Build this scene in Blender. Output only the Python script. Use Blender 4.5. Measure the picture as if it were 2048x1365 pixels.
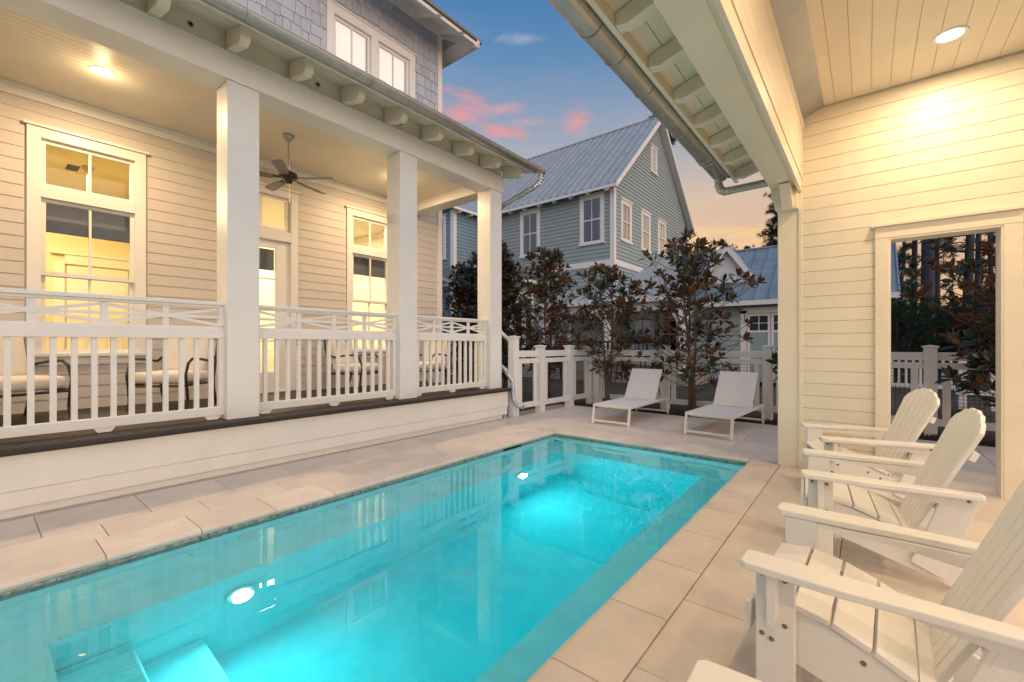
import bpy, bmesh, math, random
from mathutils import Vector, Matrix, noise
R = math.radians
rnd = random.Random(7)
for o in list(bpy.data.objects): bpy.data.objects.remove(o)
SC = bpy.context.scene
COL = SC.collection

# ---------------------------------------------------------------- camera
cam_d = bpy.data.cameras.new('camera'); cam = bpy.data.objects.new('camera', cam_d); COL.objects.link(cam)
cam.location = (0, 0, 1.3); cam.rotation_euler = (R(90), 0, R(38.897))
cam_d.sensor_width = 36; cam_d.lens = 880/2048*36; cam_d.shift_y = 7.5/2048
cam_d.clip_start = .02; cam_d.clip_end = 600
SC.camera = cam

# ---------------------------------------------------------------- world: dusk sky
SUN_EL, SUN_AZ = R(3), R(108)
W = bpy.data.worlds.new('World'); SC.world = W; W.use_nodes = True
wt = W.node_tree; wt.nodes.clear()
def wn(t, **k):
    n = wt.nodes.new(t)
    for a, b in k.items(): setattr(n, a, b)
    return n
def wl(a, b): wt.links.new(a, b)
def wmath(op, a, b=None, clamp=False):
    n = wn('ShaderNodeMath', operation=op, use_clamp=clamp)
    for i, v in enumerate((a, b)):
        if v is None: continue
        if isinstance(v, (int, float)): n.inputs[i].default_value = v
        else: wl(v, n.inputs[i])
    return n.outputs[0]
tc = wn('ShaderNodeTexCoord'); sep = wn('ShaderNodeSeparateXYZ'); wl(tc.outputs['Generated'], sep.inputs[0])
ramp = wn('ShaderNodeValToRGB'); wl(sep.outputs['Z'], ramp.inputs[0])
cr = ramp.color_ramp
stops = [(0.0, (.85,.36,.10)), (.12, (.88,.43,.14)), (.22, (.84,.50,.23)), (.30, (.60,.44,.33)), (.38, (.37,.35,.38)),
         (.46, (.22,.28,.40)), (.54, (.09,.21,.40)), (.63, (.025,.15,.37)), (1.0, (.02,.13,.34))]
while len(cr.elements) < len(stops): cr.elements.new(.5)
for e, (p, c) in zip(cr.elements, stops): e.position = p; e.color = (*c, 1)
rampB = wn('ShaderNodeValToRGB'); wl(sep.outputs['Z'], rampB.inputs[0]); cb_ = rampB.color_ramp
for e, (p, c) in zip(cb_.elements, [(0.0, (.27,.30,.40)), (.35, (.26,.28,.40))]): e.position = p; e.color = (*c, 1)
e = cb_.elements.new(.66); e.color = (.09,.19,.40,1)
e = cb_.elements.new(1.0); e.color = (.06,.17,.38,1)
sdn = wn('ShaderNodeVectorMath', operation='DOT_PRODUCT'); wl(tc.outputs['Generated'], sdn.inputs[0]); sdn.inputs[1].default_value = (.26,.96,0)
az = wn('ShaderNodeMapRange', interpolation_type='SMOOTHSTEP'); wl(sdn.outputs['Value'], az.inputs[0]); az.inputs[1].default_value = -.25; az.inputs[2].default_value = .45
mxz = wn('ShaderNodeMix', data_type='RGBA'); wl(az.outputs[0], mxz.inputs['Factor']); wl(rampB.outputs[0], mxz.inputs[6]); wl(ramp.outputs[0], mxz.inputs[7])
# streaky warm cloud layer low in the sky
mp = wn('ShaderNodeMapping'); wl(tc.outputs['Generated'], mp.inputs[0]); mp.inputs['Scale'].default_value = (2.5, 2.5, 9)
nz = wn('ShaderNodeTexNoise'); wl(mp.outputs[0], nz.inputs['Vector']); nz.inputs['Scale'].default_value = 1.7; nz.inputs['Distortion'].default_value = .6; nz.inputs['Detail'].default_value = 8; nz.inputs['Roughness'].default_value = .6
st = wn('ShaderNodeMapRange', interpolation_type='SMOOTHSTEP'); wl(nz.outputs[0], st.inputs[0]); st.inputs[1].default_value = .44; st.inputs[2].default_value = .60
low = wn('ShaderNodeMapRange', interpolation_type='SMOOTHSTEP'); wl(sep.outputs['Z'], low.inputs[0]); low.inputs[1].default_value = .40; low.inputs[2].default_value = .16
sf = wmath('MULTIPLY', wmath('MULTIPLY', wmath('MULTIPLY', st.outputs[0], low.outputs[0]), .8), az.outputs[0])
mx1 = wn('ShaderNodeMix', data_type='RGBA'); wl(sf, mx1.inputs['Factor']); wl(mxz.outputs[2], mx1.inputs[6]); mx1.inputs[7].default_value = (.62,.37,.27,1)
# rose-grey streaks further up
mp3 = wn('ShaderNodeMapping'); wl(tc.outputs['Generated'], mp3.inputs[0]); mp3.inputs['Scale'].default_value = (3, 3, 8)
nz3 = wn('ShaderNodeTexNoise'); wl(mp3.outputs[0], nz3.inputs['Vector']); nz3.inputs['Scale'].default_value = 1.4; nz3.inputs['Detail'].default_value = 9
st3 = wn('ShaderNodeMapRange', interpolation_type='SMOOTHSTEP'); wl(nz3.outputs[0], st3.inputs[0]); st3.inputs[1].default_value = .5; st3.inputs[2].default_value = .75; st3.inputs[4].default_value = .22
mx1b = wn('ShaderNodeMix', data_type='RGBA'); wl(st3.outputs[0], mx1b.inputs['Factor']); wl(mx1.outputs[2], mx1b.inputs[6]); mx1b.inputs[7].default_value = (.50,.40,.44,1)
# small wisps of sunlit cloud
nz2 = wn('ShaderNodeTexNoise'); nz2.inputs['Scale'].default_value = 7; nz2.inputs['Detail'].default_value = 12; nz2.inputs['Roughness'].default_value = .66; nz2.inputs['Distortion'].default_value = .5
mp2 = wn('ShaderNodeMapping'); wl(tc.outputs['Generated'], mp2.inputs[0]); mp2.inputs['Scale'].default_value = (1, 1, 3.2); wl(mp2.outputs[0], nz2.inputs['Vector'])
cur = mx1b.outputs[2]
def dirof(px, py):
    s, c = 710/1130.7, 880/1130.7; r = (px-1024)/880; k = (690-py)/880
    return Vector((r*c-s, r*s+c, k)).normalized()
for px, py, w, h, amt, colr in [(925,228,.085,.040,1.0,(.80,.25,.22)), (992,270,.085,.026,1.25,(.88,.24,.19)), (1156,243,.050,.034,1.1,(.80,.27,.23)),
                                (1010,218,.060,.018,.6,(.75,.3,.28)), (1055,78,.060,.012,.55,(.45,.45,.55)), (1060,245,.08,.012,.5,(.70,.32,.30))]:
    d = dirof(px, py); u = Vector((0,0,1)).cross(d).normalized(); v = d.cross(u)
    def dot(vec):
        n = wn('ShaderNodeVectorMath', operation='DOT_PRODUCT'); wl(tc.outputs['Generated'], n.inputs[0]); n.inputs[1].default_value = vec; return n.outputs['Value']
    a = wmath('DIVIDE', dot(u), w); b = wmath('DIVIDE', dot(v), h)
    q = wmath('ADD', wmath('MULTIPLY', a, a), wmath('MULTIPLY', b, b))
    front = wmath('GREATER_THAN', dot(d), 0.0)
    f = wmath('ADD', wmath('MULTIPLY', wmath('SUBTRACT', 1.0, wmath('SQRT', q)), .28), nz2.outputs[0])
    n2 = wn('ShaderNodeMapRange', interpolation_type='SMOOTHSTEP'); wl(f, n2.inputs[0]); n2.inputs[1].default_value = .50; n2.inputs[2].default_value = .86
    fac = wmath('MULTIPLY', wmath('MULTIPLY', n2.outputs[0], front), min(1, amt)*.95, True)
    m = wn('ShaderNodeMix', data_type='RGBA'); wl(fac, m.inputs['Factor']); wl(cur, m.inputs[6]); m.inputs[7].default_value = (*colr, 1); cur = m.outputs[2]
sky = wn('ShaderNodeTexSky', sky_type='NISHITA'); sky.sun_disc = False; sky.sun_elevation = SUN_EL; sky.sun_rotation = SUN_AZ
bg1 = wn('ShaderNodeBackground'); wl(cur, bg1.inputs[0]); bg1.inputs[1].default_value = .68
bg2 = wn('ShaderNodeBackground'); wl(sky.outputs[0], bg2.inputs[0]); bg2.inputs[1].default_value = .05
add = wn('ShaderNodeAddShader'); wl(bg1.outputs[0], add.inputs[0]); wl(bg2.outputs[0], add.inputs[1])
wo = wn('ShaderNodeOutputWorld'); wl(add.outputs[0], wo.inputs[0])

# very soft dusk glow from the open sky
sd = bpy.data.lights.new('sun', 'SUN'); so = bpy.data.objects.new('sun', sd); COL.objects.link(so)
sd.energy = 1.5; sd.angle = R(100); sd.color = (1.0, .87, .78)
so.rotation_euler = (R(50), 0, R(70))
SC.view_settings.view_transform = 'Standard'; SC.view_settings.look = 'None'; SC.view_settings.gamma = 1
SC.view_settings.exposure = 0.54
SC.render.engine = 'CYCLES'
SC.cycles.sample_clamp_indirect = 4; SC.cycles.max_bounces = 10; SC.cycles.transparent_max_bounces = 16
SC.cycles.blur_glossy = .5

# ---------------------------------------------------------------- materials
MATS = {}
def mat(name, col, rough=.5, metal=0, var=0, vscale=8, bump=0, bscale=60, spec=.5, col2=None, stretch=None, randobj=0, coat=0):
    m = bpy.data.materials.new(name); m.use_nodes = True; MATS[name] = m
    nt = m.node_tree; b = nt.nodes['Principled BSDF']
    b.inputs['Base Color'].default_value = (*col, 1); b.inputs['Roughness'].default_value = rough; b.inputs['Metallic'].default_value = metal
    b.inputs['Specular IOR Level'].default_value = spec; b.inputs['Coat Weight'].default_value = coat
    t = nt.nodes.new('ShaderNodeTexCoord'); vec = t.outputs['Object']
    if stretch:
        mp = nt.nodes.new('ShaderNodeMapping'); mp.inputs['Scale'].default_value = stretch; nt.links.new(vec, mp.inputs[0]); vec = mp.outputs[0]
    last = None
    if var or col2:
        n = nt.nodes.new('ShaderNodeTexNoise'); n.inputs['Scale'].default_value = vscale; n.inputs['Detail'].default_value = 7; n.inputs['Roughness'].default_value = .6
        nt.links.new(vec, n.inputs['Vector'])
        mr = nt.nodes.new('ShaderNodeMapRange'); mr.inputs[1].default_value = .3; mr.inputs[2].default_value = .7; nt.links.new(n.outputs[0], mr.inputs[0])
        mx = nt.nodes.new('ShaderNodeMix'); mx.data_type = 'RGBA'; nt.links.new(mr.outputs[0], mx.inputs['Factor'])
        c2 = col2 or tuple(min(1, c*(1+var)) for c in col); c1 = col if col2 else tuple(c*(1-var) for c in col)
        mx.inputs[6].default_value = (*c1, 1); mx.inputs[7].default_value = (*c2, 1); last = mx.outputs[2]
        r2 = nt.nodes.new('ShaderNodeMapRange'); r2.inputs[3].default_value = max(.02, rough-.08); r2.inputs[4].default_value = min(1, rough+.08)
        nt.links.new(n.outputs[0], r2.inputs[0]); nt.links.new(r2.outputs[0], b.inputs['Roughness'])
    if randobj:
        oi = nt.nodes.new('ShaderNodeObjectInfo'); mr = nt.nodes.new('ShaderNodeMapRange'); nt.links.new(oi.outputs['Random'], mr.inputs[0])
        mr.inputs[3].default_value = 1-randobj; mr.inputs[4].default_value = 1+randobj
        vm = nt.nodes.new('ShaderNodeVectorMath'); vm.operation = 'SCALE'
        if last is None: vm.inputs[0].default_value = col
        else: nt.links.new(last, vm.inputs[0])
        nt.links.new(mr.outputs[0], vm.inputs['Scale']); last = vm.outputs[0]
    if last is not None: nt.links.new(last, b.inputs['Base Color'])
    if bump:
        n = nt.nodes.new('ShaderNodeTexNoise'); n.inputs['Scale'].default_value = bscale; n.inputs['Detail'].default_value = 5; nt.links.new(vec, n.inputs['Vector'])
        bp = nt.nodes.new('ShaderNodeBump'); bp.inputs['Strength'].default_value = bump; bp.inputs['Distance'].default_value = .01
        nt.links.new(n.outputs[0], bp.inputs['Height']); nt.links.new(bp.outputs[0], b.inputs['Normal'])
    return m
def emis(name, col, s):
    m = bpy.data.materials.new(name); m.use_nodes = True; MATS[name] = m; nt = m.node_tree; b = nt.nodes['Principled BSDF']
    b.inputs['Base Color'].default_value = (*col, 1); b.inputs['Emission Color'].default_value = (*col, 1); b.inputs['Emission Strength'].default_value = s
    return m
mat('white_paint', (.78,.755,.70), .42, var=.035, vscale=3, bump=.08, bscale=40, randobj=.015)
mat('warm_lit_paint', (.80,.725,.585), .4, var=.04, vscale=3, bump=.1, bscale=40, randobj=.02)  # warm lamp glow on pavilion and porch eaves put into the paint colour
mat('trim_paint', (.80,.775,.73), .38, var=.03, vscale=4, bump=.06, bscale=30)
mat('greige_siding', (.60,.545,.49), .5, var=.03, vscale=5, bump=.12, bscale=50, stretch=(1,1,6), randobj=.02)
mat('side_siding', (.60,.56,.54), .5, var=.03, vscale=5, bump=.12, bscale=50)
mat('shingle', (.46,.50,.58), .7, var=.10, vscale=9, bump=.4, bscale=40, stretch=(1,6,1), randobj=.09)
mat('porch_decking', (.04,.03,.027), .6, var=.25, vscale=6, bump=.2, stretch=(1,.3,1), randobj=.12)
mat('paver', (.65,.57,.49), .55, var=.13, vscale=2.2, bump=.35, bscale=90, randobj=.055)
mat('grout', (.42,.36,.30), .9, var=.2, vscale=20)
mat('coping_edge', (.55,.47,.38), .5, var=.08)
mat('pool_plaster', (.62,.92,.95), .6, var=.07, vscale=5, bump=.1, bscale=70)
mat('waterline_stone', (.10,.12,.13), .35, col2=(.42,.44,.40), vscale=28, bump=.3)
mat('chair_plastic', (.77,.755,.71), .35, bump=.1, bscale=180, stretch=(1,1,1), var=.02)
mat('screw_metal', (.25,.22,.18), .35, metal=.9)
mat('lounger_frame', (.78,.74,.68), .35, var=.02)
mat('lounger_sling', (.70,.67,.65), .75, bump=.4, bscale=400, var=.03, vscale=60)
mat('galvanised', (.50,.49,.46), .36, metal=.75, var=.13, vscale=7, bump=.12, bscale=14)
mat('bright_galvanised', (.62,.63,.65), .28, metal=.9, var=.1, vscale=14)
mat('grey_blue_siding', (.31,.375,.37), .6, var=.05, vscale=4, bump=.1)
mat('blue_siding', (.20,.31,.37), .6, var=.05, vscale=4)
mat('roof_metal', (.42,.45,.47), .42, metal=.35, var=.10, vscale=2.5, bump=.1, bscale=5, randobj=.05)
mat('old_roof_metal', (.20,.255,.30), .5, metal=.25, var=.18, vscale=2.2, bump=.1, randobj=.05)
mat('asphalt_roof', (.10,.10,.11), .8, var=.2)
mat('dark_bronze', (.055,.05,.045), .35, metal=.6, var=.1)
mat('brushed_nickel', (.45,.42,.38), .3, metal=.9)
mat('fan_blade', (.22,.20,.175), .5, var=.1, vscale=5, stretch=(1,8,1))
mat('cushion', (.76,.70,.63), .9, var=.04, vscale=30, bump=.25, bscale=220)
mat('black_metal', (.02,.02,.022), .4, metal=.5)
mat('wire', (.05,.05,.055), .5, metal=.5)
mat('mulch', (.045,.026,.018), .95, var=.5, vscale=60, bump=1, bscale=90)
mat('soil_ground', (.055,.045,.032), .95, var=.4, vscale=1.5, bump=.6, bscale=30)
mat('bark', (.13,.085,.06), .9, var=.35, vscale=14, bump=.8, bscale=30, stretch=(1,1,.3))
mat('pine_bark', (.045,.04,.05), .9, var=.4, vscale=7, bump=1, bscale=14, stretch=(1,1,.25))
mat('pine_needles', (.02,.035,.03), .6, var=.4, vscale=3)
mat('shrub_leaves', (.03,.055,.035), .55, var=.45, vscale=2.5)
mat('shade_fabric', (.10,.105,.12), .8, var=.25, vscale=10, bump=.3, stretch=(1,1,25))
mat('curtain', (.55,.62,.70), .9, var=.15, vscale=3, stretch=(9,9,1))
mat('room_paint_gold', (.78,.66,.36), .7)
mat('room_paint_cream', (.80,.74,.58), .7)
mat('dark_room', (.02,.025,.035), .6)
mat('brass', (.6,.42,.18), .3, metal=1)
mat('blind_slat', (.72,.68,.62), .6)
emis('lamp_glow', (1,.88,.66), 9); emis('pool_lamp_glow', (.92,1,.97), 26); emis('blind_glow', (1,.86,.76), .36)
def glass(name, tint=(.96,.98,.98), rough=0.0, ior=1.5, boost=1.0):
    m = bpy.data.materials.new(name); m.use_nodes = True; MATS[name] = m; nt = m.node_tree; nt.nodes.clear()
    tr = nt.nodes.new('ShaderNodeBsdfTransparent'); tr.inputs[0].default_value = (*tint, 1)
    gl = nt.nodes.new('ShaderNodeBsdfGlossy'); gl.inputs['Roughness'].default_value = rough
    fr = nt.nodes.new('ShaderNodeFresnel'); fr.inputs[0].default_value = ior
    geo = nt.nodes.new('ShaderNodeNewGeometry'); io = nt.nodes.new('ShaderNodeMapRange'); io.inputs[3].default_value = ior; io.inputs[4].default_value = 1/ior
    nt.links.new(geo.outputs['Backfacing'], io.inputs[0]); nt.links.new(io.outputs[0], fr.inputs[0])
    mu = nt.nodes.new('ShaderNodeMath'); mu.operation = 'MULTIPLY'; mu.use_clamp = True; nt.links.new(fr.outputs[0], mu.inputs[0]); mu.inputs[1].default_value = boost
    mx = nt.nodes.new('ShaderNodeMixShader'); o = nt.nodes.new('ShaderNodeOutputMaterial')
    nt.links.new(mu.outputs[0], mx.inputs[0]); nt.links.new(tr.outputs[0], mx.inputs[1]); nt.links.new(gl.outputs[0], mx.inputs[2]); nt.links.new(mx.outputs[0], o.inputs[0])
    return m
glass('window_glass'); glass('sky_glass', (.5,.53,.56), .01, 1.5, 5.0)
# pool water: refracting surface with absorbing volume
def water():
    m = bpy.data.materials.new('pool_water'); m.use_nodes = True; MATS['pool_water'] = m; nt = m.node_tree; nt.nodes.clear()
    g = nt.nodes.new('ShaderNodeBsdfGlass'); g.inputs['IOR'].default_value = 1.333; g.inputs['Roughness'].default_value = 0.0
    t = nt.nodes.new('ShaderNodeTexCoord'); n = nt.nodes.new('ShaderNodeTexNoise'); n.inputs['Scale'].default_value = 1.7; n.inputs['Detail'].default_value = 2
    nt.links.new(t.outputs['Object'], n.inputs['Vector'])
    b = nt.nodes.new('ShaderNodeBump'); b.inputs['Strength'].default_value = .035; b.inputs['Distance'].default_value = .05
    nt.links.new(n.outputs[0], b.inputs['Height']); nt.links.new(b.outputs[0], g.inputs['Normal'])
    v = nt.nodes.new('ShaderNodeVolumeAbsorption'); v.inputs['Color'].default_value = (.0,.935,.968,1); v.inputs['Density'].default_value = 1.0
    o = nt.nodes.new('ShaderNodeOutputMaterial'); nt.links.new(g.outputs[0], o.inputs[0]); nt.links.new(v.outputs[0], o.inputs[1])
water()
def leafmat(name, top, top2, under, under2):
    m = bpy.data.materials.new(name); m.use_nodes = True; MATS[name] = m; nt = m.node_tree; b = nt.nodes['Principled BSDF']
    geo = nt.nodes.new('ShaderNodeNewGeometry'); n = nt.nodes.new('ShaderNodeTexNoise'); n.inputs['Scale'].default_value = 4; t = nt.nodes.new('ShaderNodeTexCoord')
    nt.links.new(geo.outputs['Position'], n.inputs['Vector']); n.inputs['Detail'].default_value = 6
    mr = nt.nodes.new('ShaderNodeMapRange'); mr.inputs[1].default_value = .35; mr.inputs[2].default_value = .65; nt.links.new(n.outputs[0], mr.inputs[0])
    A = nt.nodes.new('ShaderNodeMix'); A.data_type = 'RGBA'; B = nt.nodes.new('ShaderNodeMix'); B.data_type = 'RGBA'; C = nt.nodes.new('ShaderNodeMix'); C.data_type = 'RGBA'
    for X, p, q in ((A, top, top2), (B, under, under2)):
        nt.links.new(mr.outputs[0], X.inputs['Factor']); X.inputs[6].default_value = (*p, 1); X.inputs[7].default_value = (*q, 1)
    nt.links.new(geo.outputs['Backfacing'], C.inputs['Factor']); nt.links.new(A.outputs[2], C.inputs[6]); nt.links.new(B.outputs[2], C.inputs[7]); nt.links.new(C.outputs[2], b.inputs['Base Color'])
    rr = nt.nodes.new('ShaderNodeMapRange'); rr.inputs[3].default_value = .28; rr.inputs[4].default_value = .8; nt.links.new(geo.outputs['Backfacing'], rr.inputs[0]); nt.links.new(rr.outputs[0], b.inputs['Roughness'])
leafmat('magnolia_leaf', (.016,.026,.012), (.035,.05,.018), (.09,.036,.015), (.27,.105,.03))
M = MATS

# ---------------------------------------------------------------- helpers
def tag(o, label=None, cat=None, group=None, kind=None):
    if label: o['label'] = label
    if cat: o['category'] = cat
    if group: o['group'] = group
    if kind: o['kind'] = kind
    return o
def empty(name, loc=(0,0,0), rz=0):
    o = bpy.data.objects.new(name, None); COL.objects.link(o); o.location = loc; o.rotation_euler = (0,0,rz); o.empty_display_size = .2; return o
def T(*a): return Vector(a)
class MB:
    def __init__(s): s.v = []; s.f = []
    def raw(s, vs, fs):
        n = len(s.v); s.v += [tuple(v) for v in vs]; s.f += [tuple(i+n for i in f) for f in fs]; return s
    def box(s, x0, x1, y0, y1, z0, z1):
        if x0 > x1: x0, x1 = x1, x0
        if y0 > y1: y0, y1 = y1, y0
        if z0 > z1: z0, z1 = z1, z0
        return s.raw([(x0,y0,z0),(x1,y0,z0),(x1,y1,z0),(x0,y1,z0),(x0,y0,z1),(x1,y0,z1),(x1,y1,z1),(x0,y1,z1)],
                     [(0,3,2,1),(4,5,6,7),(0,1,5,4),(1,2,6,5),(2,3,7,6),(3,0,4,7)])
    def prism(s, poly, a, b, axis='y'):
        # poly: 2D outline; extruded along axis from a to b. axis x: (y,z) ; y: (x,z) ; z: (x,y)
        def p(u, v, w): return {'x': (w,u,v), 'y': (u,w,v), 'z': (u,v,w)}[axis]
        n = len(poly); vs = [p(u,v,a) for u,v in poly] + [p(u,v,b) for u,v in poly]
        fs = [tuple(range(n))[::-1], tuple(range(n, 2*n))] + [(i, (i+1)%n, (i+1)%n+n, i+n) for i in range(n)]
        return s.raw(vs, fs)
    def bar(s, p, q, w, h, up=(0,0,1)):
        p, q = Vector(p), Vector(q); d = (q-p).normalized(); u = Vector(up)
        side = d.cross(u)
        if side.length < 1e-4: side = d.cross(Vector((1,0,0)))
        side.normalize(); u = side.cross(d).normalized(); a, b = side*w/2, u*h/2
        return s.raw([p-a-b, p+a-b, p+a+b, p-a+b, q-a-b, q+a-b, q+a+b, q-a+b], [(0,1,2,3),(7,6,5,4),(0,4,5,1),(1,5,6,2),(2,6,7,3),(3,7,4,0)])
    def tube(s, pts, r, n=10, caps=True):
        pts = [Vector(p) for p in pts]; rs = r if isinstance(r, (list, tuple)) else [r]*len(pts); rings = []; ref = None
        for i, p in enumerate(pts):
            d = (pts[min(i+1, len(pts)-1)] - pts[max(i-1, 0)]).normalized()
            if ref is None: ref = Vector((0,0,1)) if abs(d.z) < .9 else Vector((1,0,0))
            a = d.cross(ref).normalized(); b = a.cross(d).normalized(); ref = b
            rings.append([p + (a*math.cos(2*math.pi*k/n) + b*math.sin(2*math.pi*k/n))*rs[i] for k in range(n)])
        vs = [v for ring in rings for v in ring]; fs = []
        for i in range(len(pts)-1):
            for k in range(n): fs.append((i*n+k, i*n+(k+1)%n, (i+1)*n+(k+1)%n, (i+1)*n+k))
        if caps: fs += [tuple(range(n))[::-1], tuple(range((len(pts)-1)*n, len(pts)*n))]
        return s.raw(vs, fs)
    def lathe(s, prof, c=(0,0,0), n=20):
        c = Vector(c); vs = []; fs = []
        for r, z in prof:
            for k in range(n): vs.append(c + Vector((r*math.cos(2*math.pi*k/n), r*math.sin(2*math.pi*k/n), z)))
        for i in range(len(prof)-1):
            for k in range(n): fs.append((i*n+k, i*n+(k+1)%n, (i+1)*n+(k+1)%n, (i+1)*n+k))
        fs += [tuple(range(n))[::-1], tuple(range((len(prof)-1)*n, len(prof)*n))]
        return s.raw(vs, fs)
    def mesh(s, name, m, fix=True, smooth=False):
        me = bpy.data.meshes.new(name); me.from_pydata(s.v, [], s.f)
        if fix:
            bm = bmesh.new(); bm.from_mesh(me); bmesh.ops.recalc_face_normals(bm, faces=bm.faces); bm.to_mesh(me); bm.free()
        me.materials.append(MATS[m] if isinstance(m, str) else m)
        if smooth:
            for p in me.polygons: p.use_smooth = True
        me.update(); return me
    def build(s, name, m, parent=None, bevel=0, smooth=False, fix=True, kind=None, label=None):
        o = bpy.data.objects.new(name, s.mesh(name, m, fix, smooth)); COL.objects.link(o)
        if parent: o.parent = parent
        if bevel: addbev(o, bevel)
        if kind: o['kind'] = kind
        if label: o['label'] = label
        return o
def addbev(o, w, seg=2):
    b = o.modifiers.new('bevel', 'BEVEL'); b.width = w; b.segments = seg; b.limit_method = 'ANGLE'; b.angle_limit = R(40); b.harden_normals = False
def inst(me, name, parent, loc=(0,0,0), rot=(0,0,0), sc=(1,1,1), bevel=0):
    o = bpy.data.objects.new(name, me); COL.objects.link(o); o.parent = parent; o.location = loc; o.rotation_euler = rot; o.scale = sc
    if bevel: addbev(o, bevel)
    return o
def BX(name, m, parent, x0, x1, y0, y1, z0, z1, bevel=0, **k): return MB().box(x0,x1,y0,y1,z0,z1).build(name, m, parent, bevel, **k)
def copy_tree(o, parent=None):
    c = o.copy(); COL.objects.link(c); c.parent = parent
    for ch in list(o.children): copy_tree(ch, c)
    return c
def lamp(name, kind, loc, energy, col, size=.1, parent=None, rot=(0,0,0), spot=None, blend=.5):
    l = bpy.data.lights.new(name, kind); l.energy = energy; l.color = col
    if kind == 'AREA': l.shape = 'DISK'; l.size = size
    elif kind in ('POINT', 'SPOT'): l.shadow_soft_size = size
    if spot: l.spot_size = spot; l.spot_blend = blend
    o = bpy.data.objects.new(name, l); COL.objects.link(o); o.location = loc; o.rotation_euler = rot
    if parent: o.parent = parent
    return o
def holes_cells(a0, a1, z0, z1, holes):
    A = sorted({a0, a1, *[max(a0, min(a1, h)) for H in holes for h in H[:2]]}); Z = sorted({z0, z1, *[max(z0, min(z1, h)) for H in holes for h in H[2:]]})
    for i in range(len(A)-1):
        for j in range(len(Z)-1):
            ca, cz = (A[i]+A[i+1])/2, (Z[j]+Z[j+1])/2
            if not any(h[0] < ca < h[1] and h[2] < cz < h[3] for h in holes): yield A[i], A[i+1], Z[j], Z[j+1]
def backing(axis, p0, p1, a0, a1, z0, z1, holes, m, parent, name='wall'):
    mb = MB()
    for c in holes_cells(a0, a1, z0, z1, holes):
        if axis == 'x': mb.box(p0, p1, c[0], c[1], c[2], c[3])
        else: mb.box(c[0], c[1], p0, p1, c[2], c[3])
    return mb.build(name, m, parent)
def siding(axis, plane, sgn, a0, a1, z0, z1, exp, holes, m, parent, name='siding_board', lap=True, th=.013, single=True, clip=None, gap=.006, bevel=0):
    # horizontal boards on the plane (axis = const), facing sgn
    rows = int(math.ceil((z1-z0)/exp - 1e-6)); joined = MB(); cache = {}
    for r in range(rows):
        za = z0 + r*exp; zb = min(za+exp, z1)
        segs = [(a0, a1)]
        if clip:
            c = clip((za+zb)/2)
            if not c: continue
            segs = [c]
        for h in holes:
            if h[2] < za+exp*.5 < h[3]:
                ns = []
                for s0, s1 in segs:
                    if h[1] <= s0 or h[0] >= s1: ns.append((s0, s1)); continue
                    if h[0] > s0: ns.append((s0, h[0]))
                    if h[1] < s1: ns.append((h[1], s1))
                segs = ns
        for s0, s1 in segs:
            if s1-s0 < .02: continue
            mb = MB() if single else joined
            if lap: prof = [(plane, za-.008), (plane+sgn*th, za-.008), (plane+sgn*th*.35, zb), (plane, zb)]
            else: prof = [(plane, za+gap/2), (plane+sgn*(th-.004), za+gap/2), (plane+sgn*th, za+gap/2+.004), (plane+sgn*th, zb-gap/2-.004), (plane+sgn*(th-.004), zb-gap/2), (plane, zb-gap/2)]
            if axis == 'x': mb.prism(prof, s0, s1, 'y')
            else:
                pts = [(u, v) for u, v in prof]
                n = len(pts); vs = [(s0,u,v) for u,v in pts] + [(s1,u,v) for u,v in pts]
                mb.raw(vs, [tuple(range(n))[::-1], tuple(range(n,2*n))] + [(i,(i+1)%n,(i+1)%n+n,i+n) for i in range(n)])
            if single: mb.build(name, m, parent)
    if not single: return joined.build(name, m, parent, kind='stuff')

# ================================================================ GROUND AND POOL
g = MB()
GH = (-120, 120, -60, 200); PH = (-3.9, -.8, -4.3, 5.8)
for c in holes_cells(GH[0], GH[1], GH[2], GH[3], [PH]): g.raw([(c[0],c[2],-.13),(c[1],c[2],-.13),(c[1],c[3],-.13),(c[0],c[3],-.13)], [(0,1,2,3)])
tag(g.build('ground', 'soil_ground'), kind='structure')
mulch = MB()
for i in range(60):
    pass
mb = MB(); NX, NY = 60, 14; x0, x1, y0, y1 = -5.4, 5.0, 8.22, 9.9
vs = [(x0+(x1-x0)*i/NX, y0+(y1-y0)*j/NY, -.03 + (0 if j == 0 else .05*noise.noise(Vector((i*.9, j*.9, 0))))) for j in range(NY+1) for i in range(NX+1)]
mb.raw(vs, [(j*(NX+1)+i, j*(NX+1)+i+1, (j+1)*(NX+1)+i+1, (j+1)*(NX+1)+i) for j in range(NY) for i in range(NX)])
tag(mb.build('mulch_bed', 'mulch'), kind='structure')
# chips of bark lying in the bed
mb = MB()
for i in range(2600):
    x, y = rnd.uniform(-5, 3.6), 8.2 + abs(rnd.gauss(0, .35)); z = -.01+rnd.uniform(0,.03); a = rnd.uniform(0, 3.14); l = rnd.uniform(.015,.05)
    mb.bar((x,y,z), (x+l*math.cos(a), y+l*math.sin(a), z+rnd.uniform(-.01,.015)), .014, .006)
tag(mb.build('bark_chips', 'mulch'), 'dark brown bark chips spread over the planting bed along the fence', 'mulch', kind='stuff')

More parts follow.
